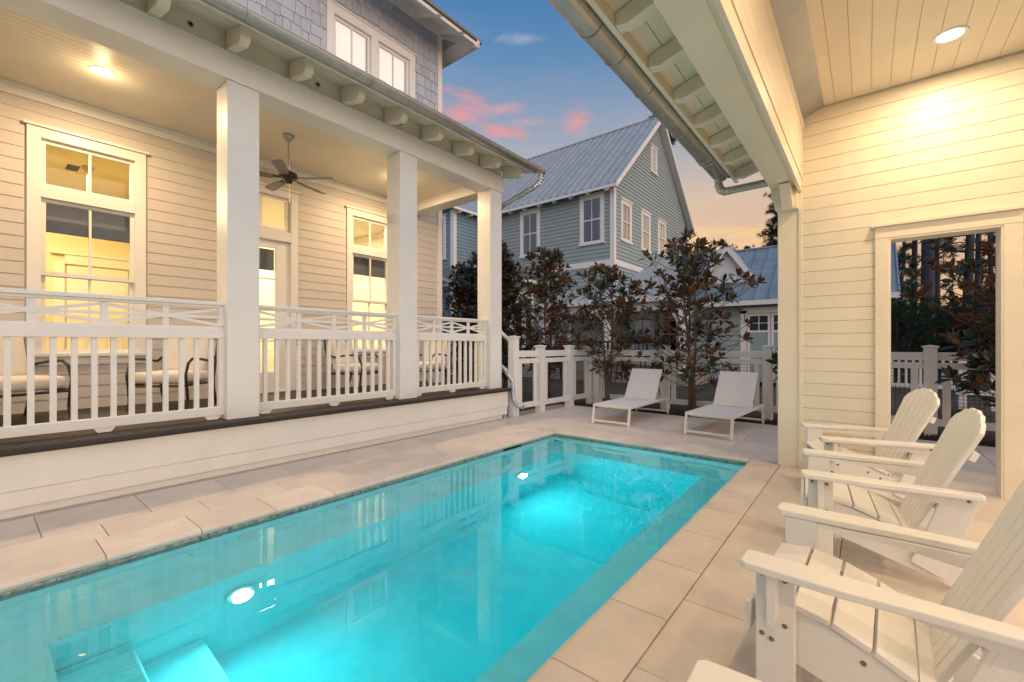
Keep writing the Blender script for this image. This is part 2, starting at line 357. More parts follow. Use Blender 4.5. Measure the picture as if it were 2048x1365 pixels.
PX0, PX1, PY0, PY1 = -3.66, -1.02, -4.0, 5.56
DECK = [(-5.05, -.6), ]
deck = MB()
DH = (PX0-.03, PX1+.03, PY0-.03, PY1+.03)
for c in holes_cells(-5.3, 4.2, -4.6, 8.22, [DH]): deck.box(c[0], c[1], c[2], c[3], -.12, -.012)
deck = tag(deck.build('pool_deck', 'grout'), kind='structure')
pmesh = {}
def paver(x0, x1, y0, y1, g=.0025, z=0.0):
    w, l = round(x1-x0, 3), round(y1-y0, 3)
    if w < .05 or l < .05: return
    if (w, l) not in pmesh:
        e = .003; b = MB(); b.raw([(g,g,-.03),(w-g,g,-.03),(w-g,l-g,-.03),(g,l-g,-.03),(g,g,-e),(w-g,g,-e),(w-g,l-g,-e),(g,l-g,-e),(g+e,g+e,0),(w-g-e,g+e,0),(w-g-e,l-g-e,0),(g+e,l-g-e,0)],
            [(4,5,9,8),(5,6,10,9),(6,7,11,10),(7,4,8,11),(8,9,10,11),(0,1,5,4),(1,2,6,5),(2,3,7,6),(3,0,4,7)])
        pmesh[(w, l)] = b.mesh('paver', 'paver', fix=False)
    inst(pmesh[(w, l)], 'paver', deck, (x0, y0, z+rnd.uniform(-.0012,.0012)))
# left strip
y = .32-.59*6
while y < 8.2:
    paver(-4.93, -4.335, y, min(y+.59, 8.2)); y += .59
y = .61-.6*6
while y < 5.9:
    paver(-4.33, -4.02, y, min(y+.6, 5.94)); y += .6
# right field
y = 1.70-.6*8
while y < 8.2:
    ye = min(y+.6, 8.2)
    for i in range(8): paver(-.73+i*.6, -.13+i*.6, y, ye)
    y += .6
# far field
y = 5.95; 
xs = [-4.33, -3.73, -3.13, -2.53, -1.93, -1.33, -.735]
while y < 8.2:
    for a, b in zip(xs, xs[1:]): paver(a, b, y, min(y+.6, 8.2))
    y += .6
# copings with rounded noses
def coping(x0, x1, y0, y1, nose):
    g, t = .003, .045; b = MB()
    if nose == '+x': pr = [(x0, -.012), (x0, 0), (x1-.01, 0), (x1+.012, -.008), (x1+.02, -.022), (x1+.012, -.038), (x1-.01, -t), (x0, -t)]; b.prism([(u,v) for u,v in pr], y0+g, y1-g, 'y')
    if nose == '-x': pr = [(x1, -.012), (x1, 0), (x0+.01, 0), (x0-.012, -.008), (x0-.02, -.022), (x0-.012, -.038), (x0+.01, -t), (x1, -t)]; b.prism([(u,v) for u,v in pr], y0+g, y1-g, 'y')
    if nose == '-y':
        pr = [(y1, 0), (y0+.01, 0), (y0-.012, -.008), (y0-.02, -.022), (y0-.012, -.038), (y0+.01, -t), (y1, -t)]; b.prism(pr, x0+g, x1-g, 'x')
    b.build('coping_stone', 'paver', deck)
y = .54-.5*9
while y < 5.5: coping(-4.015, PX0, y, min(y+.5, 5.56), '+x'); y += .5
coping(-4.015, PX0+.02, 5.56, 5.94, '+x')
y = 1.53-.545*10
while y < 5.5: coping(PX1, -.735, y, min(y+.545, 5.56), '-x'); y += .545
x = PX0+.02
while x < PX1-.05: coping(x, min(x+.53, PX1-.02), PY1+.0, 5.94, '-y'); x += .53
coping(PX1-.02, -.735, 5.56, 5.94, '-x')

# pool shell
shell = MB()
BZ, FZ, bx0, bx1, by1, by0 = -.42, -1.32, -3.23, -1.42, 5.13, .26
shell.raw([(PX0,PY0,-.02),(PX0,PY1,-.02),(PX0,PY1,BZ),(PX0,PY0,BZ)], [(0,1,2,3)])
shell.raw([(PX1,PY0,-.02),(PX1,PY1,-.02),(PX1,PY1,BZ),(PX1,PY0,BZ)], [(3,2,1,0)])
shell.raw([(PX0,PY1,-.02),(PX1,PY1,-.02),(PX1,PY1,BZ),(PX0,PY1,BZ)], [(0,1,2,3)])
shell.raw([(PX0,PY0,-.02),(PX1,PY0,-.02),(PX1,PY0,BZ),(PX0,PY0,BZ)], [(3,2,1,0)])
for c in holes_cells(PX0, PX1, PY0, PY1, [(bx0,bx1,by0,by1)]): shell.raw([(c[0],c[2],BZ),(c[1],c[2],BZ),(c[1],c[3],BZ),(c[0],c[3],BZ)], [(0,1,2,3)])
shell.raw([(bx0,by0,BZ),(bx0,by1,BZ),(bx0+.02,by1-.02,FZ),(bx0+.02,by0,FZ)], [(0,1,2,3)])
shell.raw([(bx1,by0,BZ),(bx1,by1,BZ),(bx1-.02,by1-.02,FZ),(bx1-.02,by0,FZ)], [(3,2,1,0)])
shell.raw([(bx0,by1,BZ),(bx1,by1,BZ),(bx1-.02,by1-.02,FZ),(bx0+.02,by1-.02,FZ)], [(0,1,2,3)])
shell.raw([(bx0,by0,BZ),(bx1,by0,BZ),(bx1-.02,by0,FZ),(bx0+.02,by0,FZ)], [(3,2,1,0)])
shell.raw([(bx0,by0,FZ),(bx1,by0,FZ),(bx1,by1,FZ),(bx0,by1,FZ)], [(0,1,2,3)])
pool = tag(shell.build('swimming_pool', 'pool_plaster', fix=False), kind='structure')
BX('pool_step', 'pool_plaster', pool, bx0+.012, -2.70, by0, .58, FZ, -.72, .012)
BX('pool_step', 'pool_plaster', pool, bx0+.012, -2.70, .58, .92, FZ, -1.02, .012)
# waterline tiles
wl_ = MB()
for (a, b, ax, pl, s) in ((PY0, PY1, 'x', PX0, 1), (PY0, PY1, 'x', PX1, -1), (PX0, PX1, 'y', PY1, -1)):
    u = a
    while u < b-.01:
        L = rnd.uniform(.03,.07)
        for z0, z1 in ((-.13,-.088), (-.085,-.046)):
            d = .006+rnd.uniform(0,.003)
            if ax == 'x': wl_.box(pl, pl+s*d, u+.0015, min(u+L, b)-.0015, z0, z1)
            else: wl_.box(u+.0015, min(u+L, b)-.0015, pl, pl+s*d, z0, z1)
        u += L
wl_.build('waterline_tiles', 'waterline_stone', pool, kind='stuff')
# jets, lamps, floor drain, skimmer
jet = MB().lathe([(.0,0),(.05,.0),(.058,.004),(.058,.012),(.02,.016)], n=18).mesh('wall_jet', 'trim_paint', smooth=False)
for yy in (-.4, .1-.35, 1.33, 2.11, 2.63, 2.92, 3.75): inst(jet, 'wall_jet', pool, (PX0, yy, -.29), (0, R(90), 0))
for xx in (-2.43, -2.03, -1.6): inst(jet, 'wall_jet', pool, (xx, PY1, -.25), (R(90), 0, 0))
for yy in (1.13, 4.14, -2.0):
    hx = bx0+.012 if yy > 0 else PX0
    hz = -.68 if yy > 0 else -.3
    if yy < 0: continue
    b = MB().lathe([(.075,0),(.085,.006),(.08,.016),(.06,.018)], n=24)
    o = b.build('pool_lamp', 'trim_paint', pool); o.location = (hx, yy, hz); o.rotation_euler = (0, R(90), 0)
    q = MB().lathe([(.055,.018),(.05,.026),(.0,.03)], n=20).build('lamp_lens', 'pool_lamp_glow', o)
    lamp('pool_lamp_light', 'AREA', (hx+.06, yy, hz), 7.0, (.78,.98,1), .12, pool, (0, R(-90), 0))
b = MB(); pts = []
for k in range(9): a = R(90+180*k/8); pts.append((-2.62+.045*math.cos(a), 4.72+.045*math.sin(a)))
for k in range(9): a = R(-90+180*k/8); pts.append((-1.90+.045*math.cos(a), 4.72+.045*math.sin(a)))
b.prism(pts, FZ, FZ+.012, 'z').build('floor_drain', 'trim_paint', pool)
BX('skimmer_mouth', 'black_metal', pool, PX0-.01, PX0+.012, 4.35, 4.72, -.11, -.05)
# water
wb = BX('pool_water', 'pool_water', None, PX0-.02, PX1+.02, PY0-.02, PY1+.02, -1.6, -.065)
wb['kind'] = 'structure'

# ================================================================ MAIN HOUSE (left, with porch)
H = tag(empty('main_house', (-7.5, 2, 0)), 'white two storey house with columned porch, lit windows and shingled upper wall', 'house')
H.location = (0,0,0)
WX = -7.5; PFX = -5.03; FZ0 = .52; CZ = 4.25
# porch decking, skirt
nb = 17
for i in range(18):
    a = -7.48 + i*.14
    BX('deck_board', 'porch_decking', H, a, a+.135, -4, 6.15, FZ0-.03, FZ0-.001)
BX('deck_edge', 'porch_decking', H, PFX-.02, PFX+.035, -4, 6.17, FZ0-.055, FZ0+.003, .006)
BX('skirt_board', 'white_paint', H, PFX-.03, PFX, -4, 6.12, .19, FZ0-.056, .003)
BX('skirt_board', 'white_paint', H, PFX-.04, PFX-.008, -4, 6.11, .055, .188, .003)
BX('skirt_board', 'white_paint', H, PFX-.06, PFX-.03, -4, 6.0, -.03, .053, .003)
BX('skirt_board', 'white_paint', H, -7.5, PFX-.03, 6.07, 6.10, -.03, FZ0-.056)
# windows / door holes (Y0,Y1,Z0,Z1)
WH = [(.54,1.39,1.2,3.02), (.54,1.39,3.15,3.71), (2.48,3.40,.52,3.0), (2.55,3.36,3.16,3.72), (4.52,5.34,1.2,3.02), (4.52,5.34,3.15,3.72)]
backing('x', WX-.14, WX, -4, 6.72, 0, 8.5, WH + [(4.16,4.92,6.52,7.28),(5.08,5.84,6.52,7.28)], 'greige_siding', H)
CAS = [(.41,1.52,1.1,3.9), (2.36,3.52,.52,3.88), (4.40,5.46,1.1,3.9)]
siding('x', WX, 1, -2.5, 6.62, FZ0+.0, 4.16, .145, CAS, 'greige_siding', H)
siding('x', WX, 1, 6.2, 6.62, -.05, FZ0, .145, [], 'side_siding', H)
BX('corner_trim', 'trim_paint', H, WX-.1, WX+.035, 6.62, 6.745, -.05, 8.45, .003)
backing('y', 6.62, 6.72, -11.7, WX-.1, 0, 8.5, [], 'greige_siding', H)
BX('frieze_board', 'trim_paint', H, WX, WX+.03, -4, 5.84, 4.12, CZ, .003)
BX('crown_trim', 'trim_paint', H, WX+.03, WX+.05, -4, 5.84, 4.21, CZ, .003)

def window(parent, x, y0, y1, z0, z1, ztr, cols=2, shade=None, mrail=True, cas=.11, door=False, pane='window_glass'):
    w = MB(); cz0 = z0-.11 if not door else z0
    w.box(x, x+.035, y0-cas, y0, cz0, z1+.12); w.box(x, x+.035, y1, y1+cas, cz0, z1+.12); w.box(x, x+.035, y0, y1, z1, z1+.12)
    w.box(x, x+.06, y0-cas-.03, y1+cas+.03, z1+.12, z1+.15)
    if ztr: w.box(x, x+.033, y0, y1, ztr[0], ztr[1])
    # jambs
    w.box(x-.145, x+.02, y0-.01, y0+.006, z0, z1-.001); w.box(x-.145, x+.02, y1-.006, y1+.01, z0, z1-.001); w.box(x-.145, x+.02, y0+.006, y1-.006, z1-.006, z1+.01); w.box(x-.145, x+.01, y0+.006, y1-.006, z0-.01, z0+.006)
    o = w.build('door_frame' if door else 'window', 'trim_paint', parent, .003)
    if not door:
        MB().box(x-.02, x+.075, y0-cas-.04, y1+cas+.04, z0-.04, z0).box(x, x+.03, y0-cas, y1+cas, z0-.14, z0-.041).build('sill', 'trim_paint', o, .003)
    def sash(a0, a1, b0, b1, dx, name, n=cols, st=.045):
        s = MB(); s.box(x-.05+dx, x-.012+dx, a0, a0+st, b0, b1); s.box(x-.05+dx, x-.012+dx, a1-st, a1, b0, b1)
        s.box(x-.05+dx, x-.012+dx, a0+st, a1-st, b0, b0+st); s.box(x-.05+dx, x-.012+dx, a0+st, a1-st, b1-st, b1)
        for k in range(1, n): c = a0+(a1-a0)*k/n; s.box(x-.044+dx, x-.016+dx, c-.012, c+.012, b0+st, b1-st)
        s.build(name, 'trim_paint', o)
        for k in range(n):
            c0, c1 = a0+(a1-a0)*k/n, a0+(a1-a0)*(k+1)/n
            MB().box(x-.034+dx, x-.028+dx, c0+(st if k == 0 else .011), c1-(st if k == n-1 else .011), b0+st-.002, b1-st+.002).build('pane', pane, o)
    if ztr: sash(y0, y1, ztr[1], z1, 0, 'transom_sash')
    zt = ztr[0] if ztr else z1
    if not door:
        zm = z0 + (zt-z0)*.52
        sash(y0, y1, zm-.03, zt, 0, 'upper_sash'); sash(y0, y1, z0, zm+.01, -.042, 'lower_sash')
    if shade: MB().box(x-.20, x-.12, y0+.02, y1-.02, zt-shade, zt-.03).build('woven_shade', 'shade_fabric', o)
    return o
window(H, WX, .54, 1.39, 1.2, 3.71, (3.02, 3.15), shade=.36)
window(H, WX, 4.52, 5.34, 1.2, 3.72, (3.02, 3.15), shade=.36)
df = window(H, WX, 2.48, 3.40, .54, 3.72, (3.0, 3.16), cols=2, door=True, shade=None)
# french door leaf
dl = MB(); dx0, dx1 = WX-.06, WX-.015
dl.box(dx0, dx1, 2.49, 2.64, .55, 2.99); dl.box(dx0, dx1, 3.17, 3.39, .55, 2.99); dl.box(dx0, dx1, 2.64, 3.17, .55, .86); dl.box(dx0, dx1, 2.64, 3.17, 2.87, 2.99)
door = dl.build('door', 'trim_paint', H, .003)
dm = MB(); dm.box(dx0+.008, dx1-.008, 2.893, 2.917, .86, 2.87)
for k in range(1, 4): z = .86+2.01*k/4; dm.box(dx0+.01, dx1-.01, 2.64, 2.893, z-.012, z+.012); dm.box(dx0+.01, dx1-.01, 2.917, 3.17, z-.012, z+.012)
dm.build('muntins', 'trim_paint', door)
for i in range(2):
    for k in range(4):
        a = 2.645+i*.275; z = .86+2.01*k/4
        MB().box(dx0+.02, dx0+.026, a, a+.245, z+.01, z+.49).build('pane', 'window_glass', door)
MB().tube([(dx1+.0, 3.28, 1.5),(dx1+.05, 3.28, 1.5),(dx1+.05, 3.18, 1.5)], .009).build('handle', 'brass', door)
MB().box(dx0-.09, dx0-.04, 2.63, 3.18, 2.52, 2.86).build('woven_shade', 'shade_fabric', door)

# rooms
def room(x0, x1, y0, y1, z0, z1, m, mc):
    BX('room_wall', m, H, x0-.1, x0, y0, y1, z0, z1); BX('room_wall', m, H, x0, x1, y0-.1, y0, z0, z1); BX('room_wall', m, H, x0, x1, y1, y1+.05, z0, z1)
    BX('room_ceiling', mc, H, x0-.1, x1, y0-.1, y1+.05, z1, z1+.1); BX('room_floor', 'bark', H, x0-.1, x1, y0-.1, y1+.05, z0-.1, z0)
room(-11.4, WX-.14, -2.0, 2.05, .52, 4.1, 'room_paint_gold', 'room_paint_gold')
room(-11.4, WX-.14, 2.2, 6.5, .52, 4.1, 'room_paint_cream', 'room_paint_cream')
siding('x', -11.4, 1, 2.2, 6.5, .55, 4.1, .2, [], 'room_paint_cream', H, name='room_panelling', lap=False, single=False)
siding('y', 6.5, -1, -11.4, WX-.14, .55, 4.1, .2, [], 'room_paint_cream', H, name='room_panelling', lap=False, single=False)
for yy, xx in ((3.5,-9.2), (5.4,-9.2), (5.4,-10.7), (3.5,-10.7)):
    o = MB().lathe([(.10,0),(.10,-.006),(.075,-.008)], (xx,yy,4.1), 20).build('ceiling_lamp', 'trim_paint', H)
    MB().lathe([(.072,-.006),(.0,-.0081)], (xx,yy,4.1), 20).build('lamp_lens', 'lamp_glow', o)
lamp('room_light', 'AREA', (-9.8, 4.4, 4.0), 170, (1,.80,.50), 2.0, H)
lamp('room_light', 'AREA', (-9.6, .3, 4.0), 105, (1,.80,.46), 1.6, H)
# door and casing on back wall of the left room
o = BX('inner_door', 'room_paint_cream', H, -11.4, -11.36, 1.15, 2.0, .52, 2.75)
o = MB().box(-11.4,-11.35,.98,1.12,.52,2.8).box(-11.4,-11.35,1.12,2.04,2.78,2.95).box(-11.4,-11.33,.94,2.04,2.95,3.0).build('inner_door_casing', 'room_paint_cream', H)
v = MB()
for k in range(6): v.box(-9.9+.05*k, -9.9+.05*k+.03, .98, 1.12, 4.085, 4.099)
v.build('air_vent', 'shade_fabric', H)
# wall sconce in the right room
s = MB().lathe([(.05,0),(.05,.02),(.02,.03)], (0,0,0), 16).build('wall_sconce', 'brass', H); s.location = (-11.38, 5.6, 2.3); s.rotation_euler = (0, R(90), 0)
MB().lathe([(.03,.0),(.06,.08),(.05,.16),(.0,.17)], (-.05,0,.08), 16).build('lamp_globe', 'lamp_glow', s)

# columns, beams
COLS = [(-.47,-.16), (1.70,2.01), (3.87,4.18), (5.80,6.11)]
CX0, CX1 = -5.48, -5.17
for a, b in COLS:
    o = BX('porch_column', 'trim_paint', H, CX0, CX1, a, b, FZ0, 4.06, .004)
BX('porch_beam', 'trim_paint', H, CX0-.02, CX1+.02, -4, 6.13, 4.06, 4.34, .004)
BX('porch_beam', 'trim_paint', H, WX+.0, CX0-.02, 5.82, 6.13, 4.06, 4.34, .004)
BX('upper_frieze', 'warm_lit_paint', H, CX0, CX1-.01, -4, 6.11, 4.34, 4.62)
BX('upper_frieze', 'warm_lit_paint', H, WX, CX0, 5.84, 6.11, 4.34, 5.0)
BX('beam_moulding', 'trim_paint', H, CX1+.02, CX1+.035, -4, 6.14, 4.315, 4.34, .002)
BX('beam_moulding', 'trim_paint', H, CX0-.045, CX0-.02, -4, 5.80, 4.21, CZ, .002)
# beadboard porch ceiling
cb = MB(); n = 24
for i in range(n):
    a = WX + (CX0-.0-WX)*i/n; w_ = (CX0-WX)/n
    cb.box(a+.002, a+w_-.002, -4, 5.83, CZ, CZ+.02)
cb.build('beadboard_ceiling', 'warm_lit_paint', H, kind='stuff')
BX('ceiling_backing', 'white_paint', H, WX, CX0, -4, 5.83, CZ+.012, CZ+.05)
# porch roof, tails
def slope_board(name, m, x0, z0, x1, z1, y0, y1, t, parent, **k):
    return MB().prism([(x0,z0),(x1,z1),(x1,z1+t),(x0,z0+t)], y0, y1, 'y').build(name, m, parent, **k)
sx0, sz0, sx1, sz1 = -5.18, 4.56, -4.64, 4.40
k = (sz0-sz1)/(sx0-sx1)
for i, (a, b) in enumerate([(-4.64,-4.76),(-4.76,-4.88),(-4.88,-5.0),(-5.0,-5.12),(-5.12,-5.2)]):
    slope_board('soffit_board', 'warm_lit_paint', b+.002, sz0+(b-sx0)*k, a-.002, sz0+(a-sx0)*k, -4, 6.42, .02, H)
slope_board('porch_roof', 'roof_metal', WX+.0, 5.42, -4.58, 4.45, -4, 6.5, .03, H)
slope_board('fascia', 'trim_paint', -4.645, 4.36, -4.62, 4.36, -4, 6.42, .11, H)
ty = [2.32+.64*j for j in range(-9, 7)]; ty[-1] = 6.12
tmb = MB().prism([(-5.16,4.35),(-4.83,4.27),(-4.765,4.30),(-4.76,4.43),(-5.16,4.55)], 0, .09, 'y').mesh('rafter_tail', 'warm_lit_paint')
for yv in ty: inst(tmb, 'rafter_tail', H, (0, yv, 0))
slope_board('barge_board', 'trim_paint', -7.5, 5.24, -4.64, 4.38, 6.42, 6.45, .17, H)
sl = MB().lathe([(.0,0),(.028,0),(.032,.004),(.032,.012),(.0,.012)], n=16).mesh('frieze_vent', 'galvanised')
sl2 = MB().lathe([(.0,.013),(.02,.013)], n=12)
for yv in (.08, 1.38, 2.67, 3.88, 5.16): 
    o = inst(sl, 'frieze_vent', H, (CX1-.01, yv, 4.45), (0, R(90), 0))
    MB().lathe([(.019,.012),(.019,.0135),(.0,.0135)], n=12).build('vent_hole', 'black_metal', o)
# gutter (half round)
def gutter(x, z, r, y0, y1, parent, name='gutter'):
    b = MB(); n = 12; vs = []; fs = []
    for yv in (y0, y1):
        for i in range(n+1): a = math.pi + math.pi*i/n; vs.append((x+r*math.cos(a), yv, z+r*math.sin(a)))
        for i in range(n+1): a = 2*math.pi - math.pi*i/n; vs.append((x+(r-.005)*math.cos(a), yv, z+(r-.005)*math.sin(a)))
    m_ = 2*(n+1)
    for i in range(m_): fs.append((i, (i+1)%m_, (i+1)%m_+m_, i+m_))
    b.raw(vs, fs); b.prism([(x+r*math.cos(math.pi+math.pi*i/n), z+r*math.sin(math.pi+math.pi*i/n)) for i in range(n+1)], y1-.004, y1, 'y')
    b.prism([(x+r*math.cos(math.pi+math.pi*i/n), z+r*math.sin(math.pi+math.pi*i/n)) for i in range(n+1)], y0, y0+.004, 'y')
    for sx in (-1, 1): b.tube([(x+sx*r, y0, z), (x+sx*r, y1, z)], .009, 8)
    o = b.build(name, 'galvanised', parent)
    for p in o.data.polygons: p.use_smooth = False
    return o
def strap(x, z, r, y, parent, m='galvanised'):
    n = 12; b = MB(); b.tube([(x+(r+.004)*math.cos(math.pi+math.pi*i/n), y, z+(r+.004)*math.sin(math.pi+math.pi*i/n)) for i in range(n+1)], .006, 6)
    b.bar((x+r, y, z), (x-r, y, z+.02), .02, .004); b.build('gutter_strap', m, parent)
gL = gutter(-4.56, 4.43, .068, -4, 6.55, H)
for yv in (.3, 1.65, 2.99, 4.26, 5.56): strap(-4.56, 4.43, .068, yv, gL)
for yv in (3.7, .9, 6.1): MB().tube([(-4.56+.071*math.cos(math.pi+math.pi*i/10), yv, 4.43+.071*math.sin(math.pi+math.pi*i/10)) for i in range(11)], .004, 5).build('gutter_joint', 'galvanised', gL)
def corrugate(pts, r, m, parent, name, step=.02, amp=.006):
    P = [Vector(p) for p in pts]; out = []; rad = []
    for a, b in zip(P, P[1:]):
        n_ = max(2, int((b-a).length/step))
        for i in range(n_): out.append(a.lerp(b, i/n_)); rad.append(r + (amp if len(out)%2 else -amp))
    out.append(P[-1]); rad.append(r)
    return MB().tube(out, rad, 12).build(name, m, parent, smooth=False)
def arc(c, r, a0, a1, n, u, v): return [Vector(c)+Vector(u)*r*math.cos(R(a0+(a1-a0)*i/n))+Vector(v)*r*math.sin(R(a0+(a1-a0)*i/n)) for i in range(n+1)]
corrugate([(-4.56,6.48,4.37),(-4.56,6.48,4.28),(-4.60,6.46,4.20),(-4.68,6.42,4.14)], .045, 'bright_galvanised', H, 'downspout_elbow')
MB().tube([(-4.67,6.43,4.145),(-5.12,6.22,3.90),(-5.36,6.19,3.80),(-5.43,6.18,3.7),(-5.43,6.18,.98)], .042, 12).build('downspout', 'galvanised', H)
corrugate([(-5.43,6.18,.98),(-5.25,6.2,.9),(-5.15,6.2,.84),(-5.08,6.2,.74),(-5.0,6.2,.66),(-4.98,6.2,.5),(-4.98,6.2,.36),(-4.97,6.22,.26),(-4.90,6.24,.20),(-4.78,6.26,.19)], .042, 'bright_galvanised', H, 'downspout_elbow')

# railings
def star_railing(y0, y1, nbays):
    x = -5.30; r = MB()
    r.box(x-.045, x+.045, y0, y1, 1.71, 1.745)         # cap
    r.box(x-.03, x+.03, y0, y1, 1.685, 1.71)
    r.box(x-.02, x+.02, y0, y1, 1.46, 1.49)
    r.box(x-.038, x+.038, y0, y1, 1.365, 1.46)
    r.box(x-.035, x+.035, y0, y1, .565, .65)
    for yy in (y0+.0, y1-.045): r.box(x-.035, x+.035, yy, yy+.045, .65, 1.365); r.box(x-.033, x+.033, yy, yy+.045, 1.49, 1.685)
    o = r.build('railing', 'trim_paint', H, .003)
    ya, yb = y0+.045, y1-.045; n = nbays; bw = (yb-ya)/n
    for i in range(n):
        a, b = ya+i*bw, ya+(i+1)*bw; c = (a+b)/2; zc = 1.5875; w = .013
        for p, q, hh in (((x,a,1.505),(x,b,1.67),.026), ((x+.001,a,1.67),(x+.001,b,1.505),.026), ((x+.002,a,zc),(x+.002,b,zc),.024), ((x+.003,c,1.49),(x+.003,c,1.685),.05)):
            up = (1,0,0) if hh == .05 else (0,0,1)
            MB().bar(p, q, .026 if hh != .05 else .026, hh, (0,0,1) if hh != .05 else (0,1,0)).build('lattice_bar', 'trim_paint', o)
        if i < n-1: MB().box(x-.018, x+.018, b-.025, b+.025, 1.49, 1.685).build('lattice_bar', 'trim_paint', o)
        t = MB().box(x-.020, x+.021, c-.032, c+.032, zc-.024, zc+.024).build('lattice_boss', 'trim_paint', o)
    nbal = round((yb-ya)/.125); 
    bm_ = MB().box(-.018, .018, -.020, .020, .65, 1.365).mesh('baluster', 'trim_paint')
    for i in range(nbal): inst(bm_, 'baluster', o, (x, ya+(i+.5)*(yb-ya)/nbal, 0))
    for yy in ((y0+y1)/2, y0+.1, y1-.1):
        MB().prism([(yy-.075,.565),(yy+.075,.565),(yy+.045,.524),(yy-.045,.524)], x-.03, x+.03, 'x').build('rail_foot', 'trim_paint', o)
star_railing(-.16, 1.70, 2); star_railing(2.01, 3.87, 2); star_railing(4.18, 5.80, 2); star_railing(-2.3, -.47, 2)
MB().bar((-5.3, 6.12, 1.60), (-5.3, 6.52, 1.36), .05, .06).bar((-5.3, 6.12, .95), (-5.3, 6.52, .70), .05, .05).build('stair_rail', 'trim_paint', H)

# porch lamps (recessed)
def downlight(x, y, z, parent, watts, col=(1,.74,.44), size=.13, glow=False):
    o = MB().lathe([(.075,-.0005),(.085,-.004),(.105,-.008),(.11,0)], (x,y,z), 24).build('downlight', 'trim_paint', parent)
    MB().lathe([(.076,-.003),(.07,-.005),(.0,-.006)], (x,y,z), 24).build('lamp_lens', 'lamp_glow', o)
    if glow: lamp('downlight_light', 'POINT', (x,y,z-.16), watts*.09, col, .06, parent)
    lamp('downlight_light', 'AREA', (x,y,z-.02), watts, col, size, parent)
for yv in (.92, 4.78, -2.6): downlight(-6.42, yv, CZ, H, 36, (1,.70,.38), glow=True)

# upper wall shingles
sh_m = {}
UZ0, UZ1 = 5.35, 8.42; wins = [(4.02,5.98,6.4,7.42)]
row = 0; z = 5.62; cnt = 0
while z < UZ1:
    yv = 1.9 + rnd.uniform(0,.1)
    while yv < 6.62:
        w = rnd.choice([.11,.13,.15,.17,.19,.21]); w = min(w, 6.62-yv)
        if w > .04 and not any(h[0] < yv+w/2 < h[1] and h[2] < z+.1 < h[3] for h in wins):
            jt = rnd.choice([0,0,-.018,.018,-.03])
            vis = z > 5.9 + (4.2-yv)*.0
            key = w
            if key not in sh_m: sh_m[key] = MB().prism([(0,0),(.026,0),(.008,.27),(0,.27)], 0, key-.008, 'y').mesh('shingle', 'shingle')
            if yv > 2.4: inst(sh_m[key], 'shingle', H, (WX, yv, z+jt)); cnt += 1
        yv += w
    z += .215; row += 1
print('shingles', cnt)
# upper twin window
uw = MB()
uw.box(WX, WX+.04, 4.02, 4.16, 6.40, 7.44); uw.box(WX, WX+.04, 5.84, 5.98, 6.40, 7.44); uw.box(WX, WX+.04, 4.92, 5.08, 6.40, 7.28); uw.box(WX, WX+.04, 4.16, 5.84, 7.28, 7.44)
uw.box(WX, WX+.06, 3.99, 6.01, 7.44, 7.47); uw.box(WX, WX+.05, 4.0, 6.0, 6.32, 6.40)
uw = uw.build('window', 'trim_paint', H, .003)
for a, b in ((4.16,4.92),(5.08,5.84)):
    s = MB(); X0, X1 = WX-.05, WX-.01
    s.box(X0,X1,a,a+.05,6.4,7.28); s.box(X0,X1,b-.05,b,6.4,7.28); s.box(X0,X1,a+.05,b-.05,7.22,7.28); s.box(X0,X1,a+.05,b-.05,6.4,6.48); c = (a+b)/2; s.box(X0+.005,X1-.004,c-.012,c+.012,6.48,7.22)
    s.build('sash', 'trim_paint', uw)
    for p, q in ((a+.05,c-.012),(c+.012,b-.05)): MB().box(WX-.035,WX-.03,p,q,6.48,7.22).build('pane', 'window_glass', uw)
    bl = MB()
    for k in range(17): z = 6.42+.05*k; bl.prism([(WX-.13,z),(WX-.085,z+.032),(WX-.083,z+.036),(WX-.128,z+.004)], a+.04, b-.04, 'y')
    bl.build('window_blind', 'blind_glow', uw, kind='stuff')  # room light behind the blind put into the slats as emission
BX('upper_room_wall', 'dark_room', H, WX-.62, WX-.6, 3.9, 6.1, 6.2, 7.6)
# upper eave: roof with soffit and tails around the corner
EX, EY, EZ = -6.72, 7.14, 7.92    # eave corner lower edge
BX('frieze_board', 'trim_paint', H, WX+.03, WX+.05, 1, 6.75, 8.2, 8.44)
def quad(name, m, pts, t, parent):
    pts = [Vector(p) for p in pts]; n = (pts[1]-pts[0]).cross(pts[2]-pts[0]).normalized()
    if n.z < 0: n = -n
    k = len(pts); vs = pts + [p+n*t for p in pts]
    return MB().raw(vs, [tuple(range(k)), tuple(range(k,2*k))[::-1]] + [(i,(i+1)%k,(i+1)%k+k,i+k) for i in range(k)]).build(name, m, parent)
quad('upper_soffit', 'white_paint', [(WX,-2,8.46),(EX,-2,EZ+.03),(EX,EY,EZ+.03),(WX,6.74,8.46)], .02, H)
quad('upper_soffit', 'white_paint', [(WX,6.74,8.46),(EX,EY,EZ+.03),(-13,EY,EZ+.03),(-13,6.74,8.46)], .02, H)
quad('upper_roof', 'roof_metal', [(-10,-2,10.3),(EX+.05,-2,EZ+.08),(EX+.05,EY+.05,EZ+.08),(-10,4,10.3)], .04, H)
quad('upper_roof', 'roof_metal', [(-10,4,10.3),(EX+.05,EY+.05,EZ+.08),(-14,EY+.05,EZ+.08)], .04, H)
BX('upper_fascia', 'trim_paint', H, EX-.01, EX+.02, -2, EY+.02, EZ-.02, EZ+.09)
BX('upper_fascia', 'trim_paint', H, -13, EX-.01, EY-.01, EY+.02, EZ-.02, EZ+.09)
BX('drip_edge', 'dark_bronze', H, EX+.02, EX+.05, -2, EY+.05, EZ+.06, EZ+.10)
BX('drip_edge', 'dark_bronze', H, -13, EX+.02, EY+.02, EY+.05, EZ+.06, EZ+.10)
